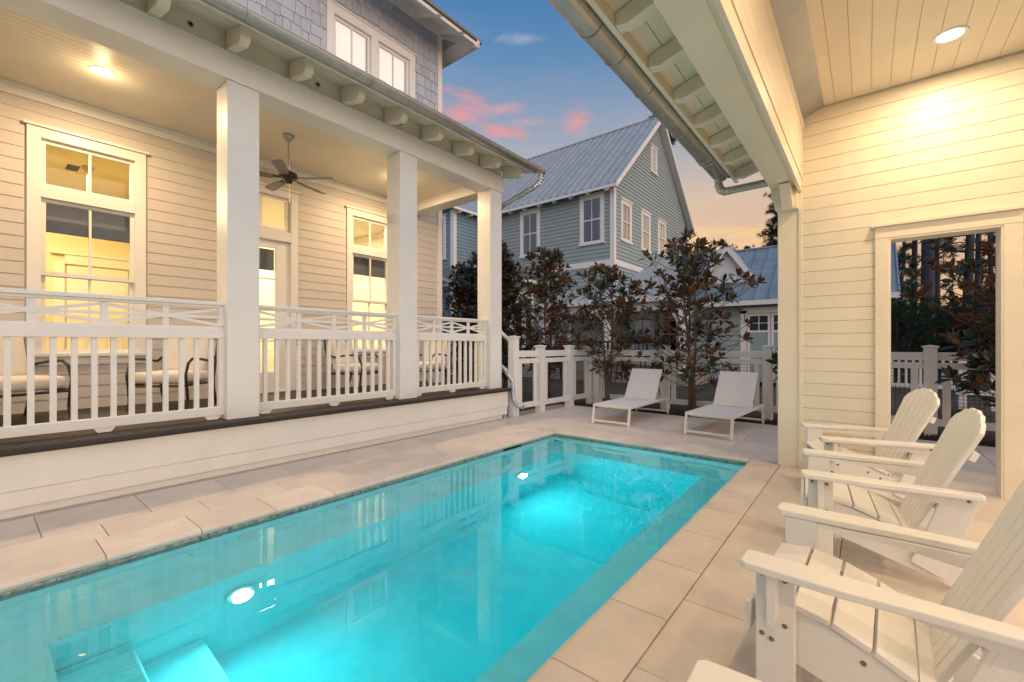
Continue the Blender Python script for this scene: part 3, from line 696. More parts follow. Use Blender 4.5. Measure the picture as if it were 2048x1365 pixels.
ut = MB().prism([(WX+.04,8.24),(EX+.12,EZ-.05),(EX+.04,EZ-.02),(EX,EZ+.04),(WX+.04,8.44)], 0, .085, 'y').mesh('rafter_tail', 'trim_paint')
for j in range(7): inst(ut, 'rafter_tail', H, (0, 6.55-.64*j, 0))
MB().bar((WX+.03,6.76,8.3),(EX+.05,EY-.05,EZ-.0), .07, .14).build('rafter_tail', 'trim_paint', H)
MB().bar((WX-.5,6.74,8.3),(WX-.5,EY-.05,EZ-.0), .07, .14).build('rafter_tail', 'trim_paint', H)

# ================================================================ PAVILION (right)
P = tag(empty('pool_pavilion', (0,0,0)), 'warm-tinted board-clad open pavilion with wide beam, exposed rafter tails and a doorway opening', 'pavilion')
WY = 5.5; PC = 3.74
OH = (.16, .895, -.1, 2.31)
backing('y', WY+.022, WY+.16, -.53, 3.6, -.02, PC+.3, [OH], 'warm_lit_paint', P)
siding('y', WY+.022, -1, -.53, 3.6, 0, PC, .1285, [(.06, 1.0, -.1, 2.42)], 'warm_lit_paint', P, name='wall_board', lap=False, th=.022, gap=.0025)
# casing
MB().box(.06,.16,WY-.035,WY+.0215,0,2.31).box(.895,1.0,WY-.035,WY+.0215,0,2.31).box(.06,1.0,WY-.035,WY+.0215,2.312,2.42).box(.03,1.03,WY-.06,WY+.0215,2.42,2.45).build('doorway_casing', 'warm_lit_paint', P, .003)
MB().box(.155,.175,WY-.03,WY+.18,0,2.30).box(.88,.90,WY-.03,WY+.18,0,2.30).box(.155,.90,WY-.03,WY+.18,2.295,2.315).build('doorway_jamb', 'warm_lit_paint', P)
# corner post
BX('corner_post', 'warm_lit_paint', P, -.75, -.55, WY-.0, WY+.18, 0, 2.96, .004)
BX('post_trim', 'warm_lit_paint', P, -.56, -.528, WY-.012, WY+.02, 0, 2.9, .002)
# bracket at post head
MB().prism([(-.80,2.95),(-.80,2.88),(-.755,2.72),(-.56,2.72),(-.56,2.95)], WY-.10, WY+.16, 'y').build('post_bracket', 'warm_lit_paint', P, .004)
MB().prism([(WY-.10,2.72),(WY-.10,2.93),(WY-.32,2.93)], -.70, -.60, 'x').build('knee_brace', 'warm_lit_paint', P, .004)
# beam: wide soffit, inner lip, inner face to ceiling
BX('beam', 'warm_lit_paint', P, -.80, -.56, -3, WY+.18, 2.95, 3.3, .004)
BX('beam_groove_board', 'warm_lit_paint', P, -.745, -.60, -3, WY-.1, 2.944, 2.951)
BX('inner_lip', 'warm_lit_paint', P, -.56, -.53, -3, WY, 2.90, 3.02, .003)
for j in range(6): 
    BX('frieze_plank', 'warm_lit_paint', P, -.53-.02, -.53+.008, -3, WY, 3.024+j*.12, 3.024+j*.12+.116, .002)
# ceiling boards run along Y
x = -.53
while x < 3.6:
    BX('ceiling_board', 'warm_lit_paint', P, x+.0015, x+.1385, -3, WY+.0, PC, PC+.02); x += .14
BX('ceiling_backing', 'warm_lit_paint', P, -.6, 3.6, -3, WY+.1, PC+.012, PC+.05)
# eave
ex, ez, bxx, bz = -1.22, 3.30, -.80, 3.42
kk = (bz-ez)/(bxx-ex)
for i in range(4):
    a = ex + i*.12; b = min(a+.115, bxx+.06)
    slope_board('soffit_board', 'warm_lit_paint', a, ez+(a-ex)*kk+.035, b, ez+(b-ex)*kk+.035, -3, WY+.33, .02, P)
slope_board('soffit_board', 'warm_lit_paint', ex+.48, ez+.48*kk+.035, -.5, ez+.72*kk+.035, -3, WY+.33, .02, P)
slope_board('roof', 'roof_metal', ex-.06, ez+.045, 1.5, ez+.045+2.78*.42, -3, WY+.40, .04, P)
BX('beam_upper', 'warm_lit_paint', P, -.80, -.56, -3, WY+.16, 3.3, 3.6)
BX('fascia', 'warm_lit_paint', P, ex-.02, ex+.015, -3, WY+.33, ez-.05, ez+.06, .003)
tm = MB().prism([(ex+.016,ez-.045),(ex+.10,ez-.06),(bxx,ez+.03),(bxx,bz+.03),(ex+.016,ez+.034)], 0, .085, 'y').mesh('rafter_tail', 'warm_lit_paint')
for j in range(12): inst(tm, 'rafter_tail', P, (0, 5.62-.52*j, 0), bevel=.004)
gR = gutter(-1.345, 3.31, .088, -3, WY+.10, P)
for yv in (-.2, .7, 1.6, 2.45, 3.3, 4.15, 5.0): strap(-1.345, 3.31, .088, yv, gR)
for yv in (2.8, 4.9): MB().tube([(-1.345+.091*math.cos(math.pi+math.pi*i/10), yv, 3.31+.091*math.sin(math.pi+math.pi*i/10)) for i in range(11)], .004, 5).build('gutter_joint', 'galvanised', gR)
BX('drip_edge', 'dark_bronze', P, ex-.10, ex-.021, -3, WY+.33, ez+.03, ez+.04)
corrugate([(-1.345,5.50,3.24),(-1.345,5.50,3.16),(-1.325,5.50,3.10),(-1.28,5.50,3.07),(-1.2,5.5,3.07)], .045, 'galvanised', P, 'downspout_elbow', step=.016, amp=.003)
MB().tube([(-1.21,5.5,3.07),(-.82,5.55,3.09)], .043, 12).build('downspout', 'galvanised', P)
for xx, yv in ((.51,4.87),(.51,2.2),(.51,-.6),(2.4,4.87),(2.4,2.2),(2.4,-.6)): downlight(xx, yv, PC, P, 20, (1,.72,.43))

# ================================================================ CEILING FANS
def ceiling_fan(loc, zc, label, hub, nb=5, rot=10, drop=.62, blade='fan_blade', rad=.66):
    f = tag(empty('ceiling_fan', (loc[0], loc[1], zc)), label, 'ceiling fan')
    MB().lathe([(.075,0),(.075,-.03),(.055,-.06),(.03,-.085),(.0,-.09)], n=20).build('canopy', 'brushed_nickel', f, smooth=False)
    MB().tube([(0,0,-.06),(0,0,-drop+.06)], .012, 10).build('down_rod', 'brushed_nickel', f)
    MB().lathe([(.02,-drop+.09),(.05,-drop+.07),(.115,-drop+.04),(.125,-drop),(.11,-drop-.03),(.06,-drop-.05),(.05,-drop-.085),(.03,-drop-.1),(.0,-drop-.1)], n=24).build('motor', hub, f)
    for k in range(nb):
        a = R(rot+360*k/nb); m_ = Matrix.Rotation(a, 4, 'Z') @ Matrix.Translation((0,0,-drop-.03)) @ Matrix.Rotation(R(12), 4, 'X')
        b = MB(); pts = [(.20,-.05),(.28,-.062),(rad-.06,-.072),(rad-.01,-.06),(rad,-.02),(rad,.03),(rad-.02,.062),(rad-.07,.072),(.28,.06),(.20,.045)]
        b.prism(pts, -.004, .004, 'z'); b.v = [tuple(m_ @ Vector(v)) for v in b.v]; bl = b.build('blade', blade, f)
        b = MB(); b.prism([(.08,-.02),(.16,-.03),(.25,-.045),(.27,0),(.25,.045),(.16,.03),(.08,.02)], .004, .010, 'z'); b.v = [tuple(m_ @ Vector(v)) for v in b.v]; b.build('blade_bracket', hub, bl)
    MB().tube([(.03,.0,-drop-.1),(.03,0,-drop-.33)], .002, 5).tube([(.03,0,-drop-.33),(.03,0,-drop-.37)], .005, 6).build('pull_chain', 'brushed_nickel', f)
    return f
ceiling_fan((-6.35, 2.85), CZ, 'dark five-blade ceiling fan hanging from the porch ceiling above the door', 'dark_bronze', rot=36, drop=.58)
ceiling_fan((-9.55, 1.20), 4.1, 'brass-rod ceiling fan seen through the transom of the left window', 'brass', rot=0, drop=.75, rad=.55)

# ================================================================ PATIO CHAIRS ON PORCH
def patio_chair(loc, rz, label):
    # faces +y in local space
    c = tag(empty('patio_chair', (loc[0], loc[1], FZ0), rz), label, 'armchair', 'cushioned armchairs on the porch')
    f = MB()
    for s in (-1, 1):
        x = s*.32
        f.tube([(x,.30,0),(x,.27,.12),(x,.29,.30),(x,.31,.42),(x,.26,.56),(x,.18,.61),(x,.0,.60),(x,-.2,.57),(x,-.30,.62)], .016, 8)
        f.tube([(x,-.34,0),(x,-.28,.2),(x,-.27,.34),(x,-.36,.75),(x,-.38,.86)], .016, 8)
        f.tube([(x,.29,.30),(x,-.27,.30)], .016, 8)
    f.tube([(-.32,.29,.29),(.32,.29,.29)], .014, 8); f.tube([(-.32,-.27,.29),(.32,-.27,.29)], .014, 8)
    for i in range(5): xx = -.2+.1*i; f.tube([(xx,-.27,.34),(xx,-.38,.86)], .006, 6)
    f.tube([(-.32,-.38,.86),(0,-.40,.9),(.32,-.38,.86)], .014, 8)
    f.build('frame', 'dark_bronze', c)
    b = MB().box(-.29,.29,-.26,.31,.315,.455); o = b.build('seat_cushion', 'cushion', c, smooth=True); m_ = o.modifiers.new('b','BEVEL'); m_.width = .05; m_.segments = 4
    b = MB(); b.box(-.28,.28,-.075,.075,0,.56); o = b.build('back_cushion', 'cushion', c, smooth=True); m_ = o.modifiers.new('b','BEVEL'); m_.width = .06; m_.segments = 4
    o.location = (0,-.235,.42); o.rotation_euler = (R(12),0,0)
    return c
patio_chair((-6.75, .28), R(-62), 'dark metal armchair with cream cushions at the left end of the porch')
patio_chair((-6.72, 1.62), R(-135), 'cream-cushioned metal armchair under the right side of the left window')
patio_chair((-6.85, 4.20), R(-62), 'cream-cushioned metal armchair right of the porch door, behind the middle railing')
patio_chair((-6.55, 5.55), R(-170), 'cream-cushioned metal armchair at the far end of the porch behind the short railing')

# ================================================================ ADIRONDACK CHAIRS
def adirondack(loc, rz, label):
    c = tag(empty('adirondack_chair', loc, rz), label, 'adirondack chair', 'white adirondack chairs in a row by the pool')
    m = 'chair_plastic'; t = .028
    for s in (-1, 1):
        # arm: widened at the front, tapering back
        pts = [(-.335,-.045),(-.315,-.06),(-.05,-.066),(.12,-.05),(.42,-.035),(.43,-.02),(.43,.02),(.42,.035),(.12,.038),(-.05,.05),(-.315,.06),(-.335,.045)]
        o = MB().prism([(x, .322*s + y*(1 if s > 0 else -1)*-1) for x, y in pts], .522, .55, 'z').build('armrest', m, c, .006)
        # front leg (broad board)
        MB().box(-.30,-.18, s*.285-t/2, s*.285+t/2, 0, .521).build('front_leg', m, c, .004)
        # outer arm bracket
        MB().prism([(-.255,.521),(-.225,.521),(-.225,.37),(-.24,.34),(-.255,.36)], s*.285+s*(t/2+.001), s*.285+s*(t/2+.062), 'y').build('arm_bracket', m, c, .003)
        # arm apron below arm
        MB().prism([(-.18,.519),(.40,.519),(.40,.47),(.30,.465),(.1,.49),(-.18,.505)], s*.285-t/2-.0, s*.285+t/2, 'y').build('arm_support', m, c)
        # stringer / back leg
        yy = s*.245
        MB().prism([(-.31,.365),(-.30,.23),(.42,-.0),(.54,0),(.55,.03),(.20,.235),(.0,.325),(-.18,.385),(-.27,.385)], yy-t/2, yy+t/2, 'y').build('back_leg', m, c, .004)
        # rear upright under arm
        MB().prism([(.16,.13),(.29,.07),(.43,.519),(.29,.519)], s*.275-t/2+.0, s*.275+t/2-.002, 'y').build('rear_upright', m, c, .003)
        sc_ = MB()
        for x, z in ((-.28,.49),(-.21,.485),(-.28,.28),(-.21,.33),(-.25,.27),(.38,.50),(-.0,.28),(.08,.24)):
            y0 = s*.285+s*(t/2) if x < -.17 or x > .3 else s*.245+s*(t/2)
            p = Vector((x, y0, z)); sc_.tube([p, p+Vector((0, s*.005, 0))], [.009,.006], 8)
        sc_.build('screws', 'screw_metal', c, kind='stuff')
    # seat slats (along Y) following the stringer curve
    P_ = [(-.325,.30),(-.315,.375),(-.27,.395),(-.16,.39),(-.155,.389),(-.05,.355),(-.045,.353),(.06,.31),(.065,.307),(.16,.264)]
    segs = [((-.335,.25),(-.328,.36)), ((-.315,.385),(-.20,.398)), ((-.192,.396),(-.09,.376)), ((-.082,.374),(.02,.334)), ((.028,.331),(.125,.283)), ((.133,.279),(.215,.237))]
    for i, (p, q) in enumerate(segs):
        b = MB(); 
        if i < 5: b.bar((p[0],0,p[1]), (q[0],0,q[1]), .545, .022, up=(0,0,1) if i else (-1,0,0)).build('seat_slat', m, c, .004)
        else:
            # rear slat rounded at the ends where it meets the back
            d = Vector((q[0]-p[0],0,q[1]-p[1])).normalized(); n_ = 10; pts = []
            for k in range(n_+1): a = -1+2*k/n_; pts.append((a*.272, (1-abs(a)**2.2)*.10))
            top = [Vector((p[0],y,p[1]))+d*l+Vector((0,0,.011)) for y,l in pts]; bot = [v-Vector((0,0,.022)) for v in top]; n2 = len(top)
            b.raw(top+bot, [tuple(range(n2)), tuple(range(n2,2*n2))[::-1]]+[(k,(k+1)%n2,(k+1)%n2+n2,k+n2) for k in range(n2)]).build('seat_slat', m, c, .003)
    # back slats: fanned, arc top
    base = Vector((.165,0,.235)); top = Vector((.475,0,.945)); d = (top-base).normalized(); L = (top-base).length; nrm = Vector((0,1,0)).cross(d)
    n = 6
    for i in range(n):
        def prof(u, l): # u in -1..1 across, returns y at length fraction l
            return u*(.19+.085*l)
        u0, u1 = -1+2*i/n, -1+2*(i+1)/n; g = .004; pts = []
        K = 4
        for k in range(K+1):
            u = u0+(u1-u0)*k/K; pts.append((prof(u,1)+(g if k == 0 else (-g if k == K else 0)), L*(1-.13*abs(u)**2.2)-.004*abs(k-K/2)))
        outline = [(prof(u0,0)+g, 0)] + pts + [(prof(u1,0)-g, 0)]
        fr = [base+Vector((0,y,0))+d*l-nrm*.010 for y,l in outline]; bk = [v+nrm*.022 for v in fr]; N = len(fr)
        MB().raw(fr+bk, [tuple(range(N)), tuple(range(N,2*N))[::-1]]+[(k,(k+1)%N,(k+1)%N+N,k+N) for k in range(N)]).build('back_slat', m, c, .004)
    q = base+d*(L*.70)+nrm*.030; MB().bar(q+Vector((0,-.25,0)), q+Vector((0,.25,0)), .05, .03, up=nrm).build('back_brace', m, c, .005)
    q = base+d*(L*.30)+nrm*.035; MB().bar(q+Vector((0,-.29,0)), q+Vector((0,.29,0)), .06, .03, up=nrm).build('back_brace', m, c, .005)
    MB().box(-.0,.06,-.23,.23,.16,.19).build('cross_rail', m, c, .003)
    return c
adirondack((-.07, 4.77, 0), R(17), 'white adirondack chair farthest from the camera, next to the pavilion wall')
adirondack((.0, 3.47, 0), R(5), 'white adirondack chair second from the pavilion wall')
adirondack((.0, 2.06, 0), R(-2), 'white adirondack chair third from the pavilion wall, large in the right foreground')
adirondack((.03, .74, 0), R(2), 'white adirondack chair nearest the camera, only one armrest tip showing at the bottom edge')

# ================================================================ LOUNGERS
def lounger(x, y, rz, label):
    c = tag(empty('sun_lounger', (x, y, 0), rz), label, 'sun lounger', 'white sun loungers by the fence')
    W_, L_, z = .31, 1.75, .30; m = 'lounger_frame'
    f = MB(); r = .022
    for s in (-1, 1): f.bar((s*W_,0,z), (s*W_,L_,z), .03, .045)
    f.bar((-W_,0.015,z-.0), (W_,0.015,z-.0), .03, .03); f.bar((-W_,L_-.015,z), (W_,L_-.015,z), .03, .03); f.bar((-W_,1.12,z-.01),(W_,1.12,z-.01),.03,.03)
    f.build('frame', m, c, .004)
    for s in (-1, 1):
        MB().bar((s*W_,.03,z-.02),(s*W_,-.02,0), .032, .045).build('leg', m, c, .004)
        MB().bar((s*W_,L_-.05,z-.02),(s*W_,L_,0), .032, .045).build('leg', m, c, .004)
    MB().bar((-W_,-.012,.055),(W_,-.012,.055), .03, .03).build('leg_stretcher', m, c, .003); MB().bar((-W_,L_-.005,.055),(W_,L_-.005,.055), .03, .03).build('leg_stretcher', m, c, .003)
    # sling seat with slight sag
    n = 12; vs = []; fs = []
    for i in range(n+1):
        yy = .02+1.12*i/n
        for k in range(7): u = -1+2*k/6; vs.append((u*(W_-.012), yy, z+.024-.012*(1-u*u)))
    N = len(vs); vs += [(a,b,d-.006) for a,b,d in vs]
    for i in range(n):
        for k in range(6): q = i*7+k; fs += [(q,q+1,q+8,q+7), (q+N+7,q+N+8,q+N+1,q+N)]
    for i in range(n): fs += [(i*7, i*7+7, i*7+7+N, i*7+N), (i*7+6, i*7+6+N, i*7+13+N, i*7+13)]
    fs += [(k, k+N, k+1+N, k+1) for k in range(6)] + [(n*7+k, n*7+k+1, n*7+k+1+N, n*7+k+N) for k in range(6)]
    MB().raw(vs, fs).build('seat_sling', 'lounger_sling', c)
    MB().bar((-W_+.02,.10,z-.035),(W_-.02,.10,z-.035), .02, .02).build('front_brace', m, c)
    a = Vector((0,1.13,z+.02)); b = Vector((0,1.50,.85)); d = b-a
    MB().raw([a+Vector((-W_+.02,0,0)), a+Vector((W_-.02,0,0)), b+Vector((W_-.02,0,0)), b+Vector((-W_+.02,0,0))]+[v+Vector((0,.02,-.012)) for v in (a+Vector((-W_+.02,0,0)), a+Vector((W_-.02,0,0)), b+Vector((W_-.02,0,0)), b+Vector((-W_+.02,0,0)))],
             [(0,1,2,3),(7,6,5,4),(0,4,5,1),(1,5,6,2),(2,6,7,3),(3,7,4,0)]).build('backrest', 'lounger_sling', c, .006)
    MB().bar((-W_+.04,1.38,.62),(-W_+.04,1.62,z),.02,.02).bar((W_-.04,1.38,.62),(W_-.04,1.62,z),.02,.02).build('backrest_prop', m, c)
    return c
lounger(-3.22, 6.53, 0, 'white sling sun lounger on the left, under the slender magnolia')
lounger(-1.74, 6.55, R(-3), 'white sling sun lounger on the right, nearer the pavilion post')

# ================================================================ FENCES
def fence(name, posts, label, tops=None, ymesh=True):
    F = tag(empty(name, (posts[0][0], posts[0][1], 0)), label, 'fence'); F.location = (0,0,0)
    pm = MB().box(-.072,.072,-.072,.072,-.1,1.26).mesh('post', 'trim_paint')
    for i, p in enumerate(posts):
        h = tops[i] if tops else 1.27
        d = (Vector(posts[min(i+1,len(posts)-1)])-Vector(posts[max(i-1,0)])); a = math.atan2(d.y, d.x)
        o = MB().box(-.072,.072,-.072,.072,-.12,h).build('fence_post', 'trim_paint', F, .004); o.location = (*p, 0); o.rotation_euler = (0,0,a)
        MB().box(-.09,.09,-.09,.09,h,h+.022).raw([(-.09,-.09,h+.022),(.09,-.09,h+.022),(.09,.09,h+.022),(-.09,.09,h+.022),(0,0,h+.04)],[(0,1,4),(1,2,4),(2,3,4),(3,0,4)]).build('post_cap', 'trim_paint', o)
    for a, b in zip(posts, posts[1:]):
        a, b = Vector((*a,0)), Vector((*b,0)); d = (b-a).normalized(); L = (b-a).length; p, q = a+d*.07, b-d*.07
        def rail(z0, z1, w, nm='fence_rail'): MB().bar(p+Vector((0,0,(z0+z1)/2)), q+Vector((0,0,(z0+z1)/2)), w, z1-z0).build(nm, 'trim_paint', F, .003)
        rail(1.07, 1.19, .04); rail(.95, 1.04, .045); rail(.12, .22, .045)
        for s in (.10, L-.14-.10):
            c = p+d*s; MB().bar(c+Vector((0,0,.22)), c+Vector((0,0,.95)), .045, .085, up=d).build('fence_stile', 'trim_paint', F, .003)
        m = MB(); u0, u1 = .14, L-.14-.14; k = u0+.03
        while k < u1: c = p+d*k; m.bar(c+Vector((0,0,.21)), c+Vector((0,0,.96)), .0045, .0045, up=d); k += .052
        z = .26
        while z < .95: m.bar(p+d*u0+Vector((0,0,z)), p+d*u1+Vector((0,0,z)), .0045, .0045); z += .052
        m.build('wire_mesh', 'wire', F)
    return F
fence('side_fence', [(-5.02,6.27),(-4.98,7.05),(-4.93,8.05),(-4.85,8.82)], 'short run of cream post and rail fence beside the porch end with wire mesh', tops=[1.43,1.26,1.26,1.26])
fence('back_fence', [(-4.68,8.85),(-3.17,8.85),(-1.36,8.85),(.72,8.85),(2.6,8.85),(4.6,8.85)], 'long cream post and rail fence with wire mesh behind the loungers', tops=[1.2]+[1.26]*5)

# ================================================================ NEIGHBOUR HOUSE
N = tag(empty('neighbour_house', (0,0,0)), 'tall grey-blue clapboard house with steep metal gable roof behind the trees', 'house')
NX, NY, EZn, RZn, NYb = -8.5, 17.5, 8.16, 12.9, 27.4; RY = (NY+NYb)/2
NWF = [(-10.13,-8.93,5.75,7.95), (-13.55,-12.35,5.62,7.92)]   # front faces windows outer casing (x0,x1,z0,z1)
NWG = [(18.15,19.25,5.9,7.75), (20.4,21.5,5.85,7.8), (22.55,23.7,6.0,7.85), (21.6,22.4,10.0,11.35)]
BX('wall', 'grey_blue_siding', N, -24, NX-.001, NY+.001, NYb, 0, EZn)
MB().prism([(NY,EZn),(RY,RZn),(NYb,EZn)], NX-.2, NX-.001, 'x').build('gable_wall', 'grey_blue_siding', N)
siding('y', NY, -1, -16, NX+.0, 2.6, EZn, .172, NWF, 'grey_blue_siding', N, name='siding', single=False, th=.045)
def gclip(z):
    if z < EZn: return (NY, NYb)
    t = (z-EZn)/(RZn-EZn); return (NY+t*(RY-NY), NYb-t*(NYb-RY))
siding('x', NX, 1, NY, NYb, 3.2, RZn-.1, .172, NWG, 'grey_blue_siding', N, name='siding', single=False, th=.045, clip=gclip)
MB().box(NX-.14,NX+.065,NY-.065,NY+.13,2.5,EZn-.1).build('corner_trim', 'trim_paint', N)
BX('band_board', 'trim_paint', N, -12, NX+.06, NY-.06, NY, 4.75, 5.0); BX('band_board', 'trim_paint', N, NX, NX+.06, NY, 21.5, 4.751, 5.001)
# roof panels with standing seams
OVX, OVY = .35, .45
sl_ = (RZn-EZn)/(RY-NY)
def roof_face(x0, x1, ya, za, yb, zb, m, pitch, parent, t=.04):
    x = x0
    while x < x1-.01:
        w = min(pitch, x1-x)
        b = MB(); b.raw([(x,ya,za),(x+w,ya,za),(x+w,yb,zb),(x,yb,zb),(x,ya,za+t),(x+w,ya,za+t),(x+w,yb,zb+t),(x,yb,zb+t)], [(0,3,2,1),(4,5,6,7),(0,1,5,4),(1,2,6,5),(2,3,7,6),(3,0,4,7)])
        b.bar((x+w-.02,ya,za+t+.025),(x+w-.02,yb,zb+t+.025),.04,.08)
        b.build('roof_panel', m, parent); x += w
ze = EZn-.10
roof_face(-24, NX+OVX, NY-OVY, ze-OVY*.0, RY, RZn+.12, 'roof_metal', .42, N)
MB().raw([(-24,RY,RZn+.12),(NX+OVX,RY,RZn+.12),(NX+OVX,NYb+OVY,ze),(-24,NYb+OVY,ze)], [(0,1,2,3)]).build('rear_roof', 'roof_metal', N)
MB().tube([(-24,RY,RZn+.18),(NX+OVX,RY,RZn+.18)], .07, 8).build('ridge_cap', 'roof_metal', N)
for ya, za, yb, zb in ((NY-OVY,ze,RY,RZn+.12),(NYb+OVY,ze,RY,RZn+.12)):
    MB().raw([(NX+OVX,ya,za-.16),(NX+OVX+.03,ya,za-.16),(NX+OVX+.03,yb,zb-.2),(NX+OVX,yb,zb-.2),(NX+OVX,ya,za+.05),(NX+OVX+.03,ya,za+.05),(NX+OVX+.03,yb,zb+.06),(NX+OVX,yb,zb+.06)], [(0,3,2,1),(4,5,6,7),(0,1,5,4),(1,2,6,5),(2,3,7,6),(3,0,4,7)]).build('rake_board', 'trim_paint', N)
    MB().raw([(NX,ya,za-.06),(NX+OVX,ya,za-.06),(NX+OVX,yb,zb-.08),(NX,yb,zb-.08)], [(0,1,2,3)]).build('rake_soffit', 'white_paint', N)
BX('eave_fascia', 'trim_paint', N, -24, NX+OVX, NY-OVY-.02, NY-OVY+.01, ze-.10, ze+.02)
tm = MB().prism([(NY-OVY+.01,ze-.12),(NY-OVY+.12,ze-.18),(NY,ze-.02),(NY,ze+.16)], 0, .09, 'x').mesh('rafter_tail', 'trim_paint')
for j in range(16): inst(tm, 'rafter_tail', N, (NX-.25-.88*j, 0, 0))
# windows of the neighbour house
def nwin(parent, axis, plane, s, a0, a1, z0, z1, cols=2, curtain=True, vent=False):
    def bx(u0, u1, p0, p1, w0, w1, mb):
        if axis == 'y': mb.box(u0, u1, plane+s*p0, plane+s*p1, w0, w1)
        else: mb.box(plane+s*p0, plane+s*p1, u0, u1, w0, w1)
        return mb
    w = MB(); c = .14
    bx(a0, a0+c, 0, .07, z0, z1, w); bx(a1-c, a1, 0, .07, z0, z1, w); bx(a0+c, a1-c, 0, .07, z1-c, z1, w); bx(a0-.05, a1+.05, 0, .11, z1, z1+.06, w); bx(a0-.03, a1+.03, 0, .10, z0, z0+.10, w)
    o = w.build('window', 'trim_paint', parent)
    if vent:
        l = MB(); z = z0+.1
        while z < z1-c-.03: bx(a0+c, a1-c, .02, .05, z, z+.03, l); z += .055
        l.build('louvres', 'trim_paint', o, kind='stuff'); return o
    m_ = MB(); zc = (z0+z1)/2
    bx(a0+c, a1-c, .03, .06, zc-.03, zc+.03, m_)
    for k in range(1, cols): u = a0+c+(a1-a0-2*c)*k/cols; bx(u-.012, u+.012, .03, .05, z0+.1, z1-c, m_)
    bx(a0+c, a0+c+.05, .03, .055, z0+.1, z1-c, m_); bx(a1-c-.05, a1-c, .03, .055, z0+.1, z1-c, m_); bx(a0+c+.05, a1-c-.05, .03, .055, z0+.1, z0+.16, m_); bx(a0+c+.05, a1-c-.05, .03, .055, z1-c-.05, z1-c, m_)
    m_.build('sash', 'trim_paint', o)
    for k in range(cols):
        u0 = a0+c+(a1-a0-2*c)*k/cols; u1 = a0+c+(a1-a0-2*c)*(k+1)/cols
        for q0, q1 in ((z0+.1, zc-.03), (zc+.03, z1-c)): bx(u0+.012, u1-.012, .018, .022, q0, q1, MB()).build('pane', 'sky_glass', o)
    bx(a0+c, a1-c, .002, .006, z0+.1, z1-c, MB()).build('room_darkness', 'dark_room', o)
    if curtain:
        bx(a0+c+.01, a0+c+.20, .008, .014, z0+.1, z1-c, MB()).build('curtain', 'curtain', o); bx(a1-c-.2, a1-c-.01, .008, .014, z0+.1, z1-c, MB()).build('curtain', 'curtain', o)
    return o
for h in NWF: nwin(N, 'y', NY, -1, *h)
for h in NWG[:3]: nwin(N, 'x', NX, 1, *h, curtain=False)
nwin(N, 'x', NX, 1, *NWG[3], vent=True)
# projecting wing on the left
BX('wing_wall', 'blue_siding', N, -26, -16.03, 15.23, 17.5, 0, 8.16)
siding('x', -16.03, 1, 15.23, 17.5, 2.6, 8.1, .172, [], 'blue_siding', N, name='siding', single=False, th=.045)
siding('y', 15.23, -1, -20, -16.03, 2.6, 8.1, .172, [(-18,-16.7,5.9,7.9)], 'blue_siding', N, name='siding', single=False, th=.045)
MB().box(-16.2,-15.96,15.16,15.38,2.5,8.06).build('corner_trim', 'trim_paint', N)
nwin(N, 'y', 15.23, -1, -17.75, -16.55, 5.6, 7.85)
MB().raw([(-26,14.8,8.1),(-15.6,14.8,8.1),(-15.6,17.05,8.02),(-26,17.05,8.1),(-26,19,11.5),(-19.5,19,11.5)], [(0,1,5,4),(1,2,5)]).build('wing_roof', 'roof_metal', N)
BX('wing_fascia', 'trim_paint', N, -15.62, -15.58, 14.8, 17.0, 7.93, 8.06)
for j in range(3): MB().box(-16,-15.63,15.3+.8*j,15.4+.8*j,7.86,8.0).build('rafter_tail', 'trim_paint', N)
# side porch gable at far left
MB().raw([(-16.2,13.2,4.9),(-13.4,13.2,3.65),(-13.4,13.2,3.85),(-16.2,13.2,5.1),(-16.2,15.2,4.9),(-13.4,15.2,3.65),(-13.4,15.2,3.85),(-16.2,15.2,5.1)], [(0,1,2,3),(7,6,5,4),(0,4,5,1),(1,5,6,2),(2,6,7,3),(3,7,4,0)]).build('side_porch_roof', 'trim_paint', N)
MB().raw([(-16.2,13.1,5.11),(-13.3,13.1,3.82),(-13.3,15.2,3.82),(-16.2,15.2,5.11)], [(0,1,2,3)]).build('side_porch_shingles', 'asphalt_roof', N)
MB().box(-14.2,-14.0,13.3,13.5,0,3.9).build('side_porch_post', 'trim_paint', N)
# lower room with french doors
BX('lower_room_wall', 'grey_blue_siding', N, -19, -12.75, 15.6, 17.45, 0, 4.3)
BX('lower_room_wall', 'white_paint', N, -12.76, -12.7, 15.58, 17.45, 0, 3.85)
MB().raw([(-19,15.1,4.35),(-12.3,15.1,4.35),(-12.3,17.5,4.35),(-19,17.5,5.0),(-13.2,17.5,5.0)], [(0,1,4,3),(1,2,4)]).build('lower_roof', 'asphalt_roof', N)
MB().box(-19,-12.3,15.08,15.12,4.22,4.36).box(-12.32,-12.28,15.12,17.5,4.22,4.36).build('lower_fascia', 'trim_paint', N)
for j in range(3): MB().box(-12.75,-12.33,15.5+.8*j,15.6+.8*j,4.12,4.25).build('rafter_tail', 'trim_paint', N)
for k in range(2):
    a = 15.85+k*.78
    o = MB().box(-12.7,-12.66,a,a+.12,.3,3.3).box(-12.7,-12.66,a+.6,a+.72,.3,3.3).box(-12.7,-12.66,a+.12,a+.6,3.18,3.3).box(-12.7,-12.66,a+.12,a+.6,.3,.6).build('french_door', 'trim_paint', N)
    MB().box(-12.685,-12.68,a+.12,a+.6,.6,3.18).build('pane', 'sky_glass', o); MB().box(-12.70,-12.695,a+.12,a+.6,.6,3.18).build('room_darkness', 'dark_room', o)
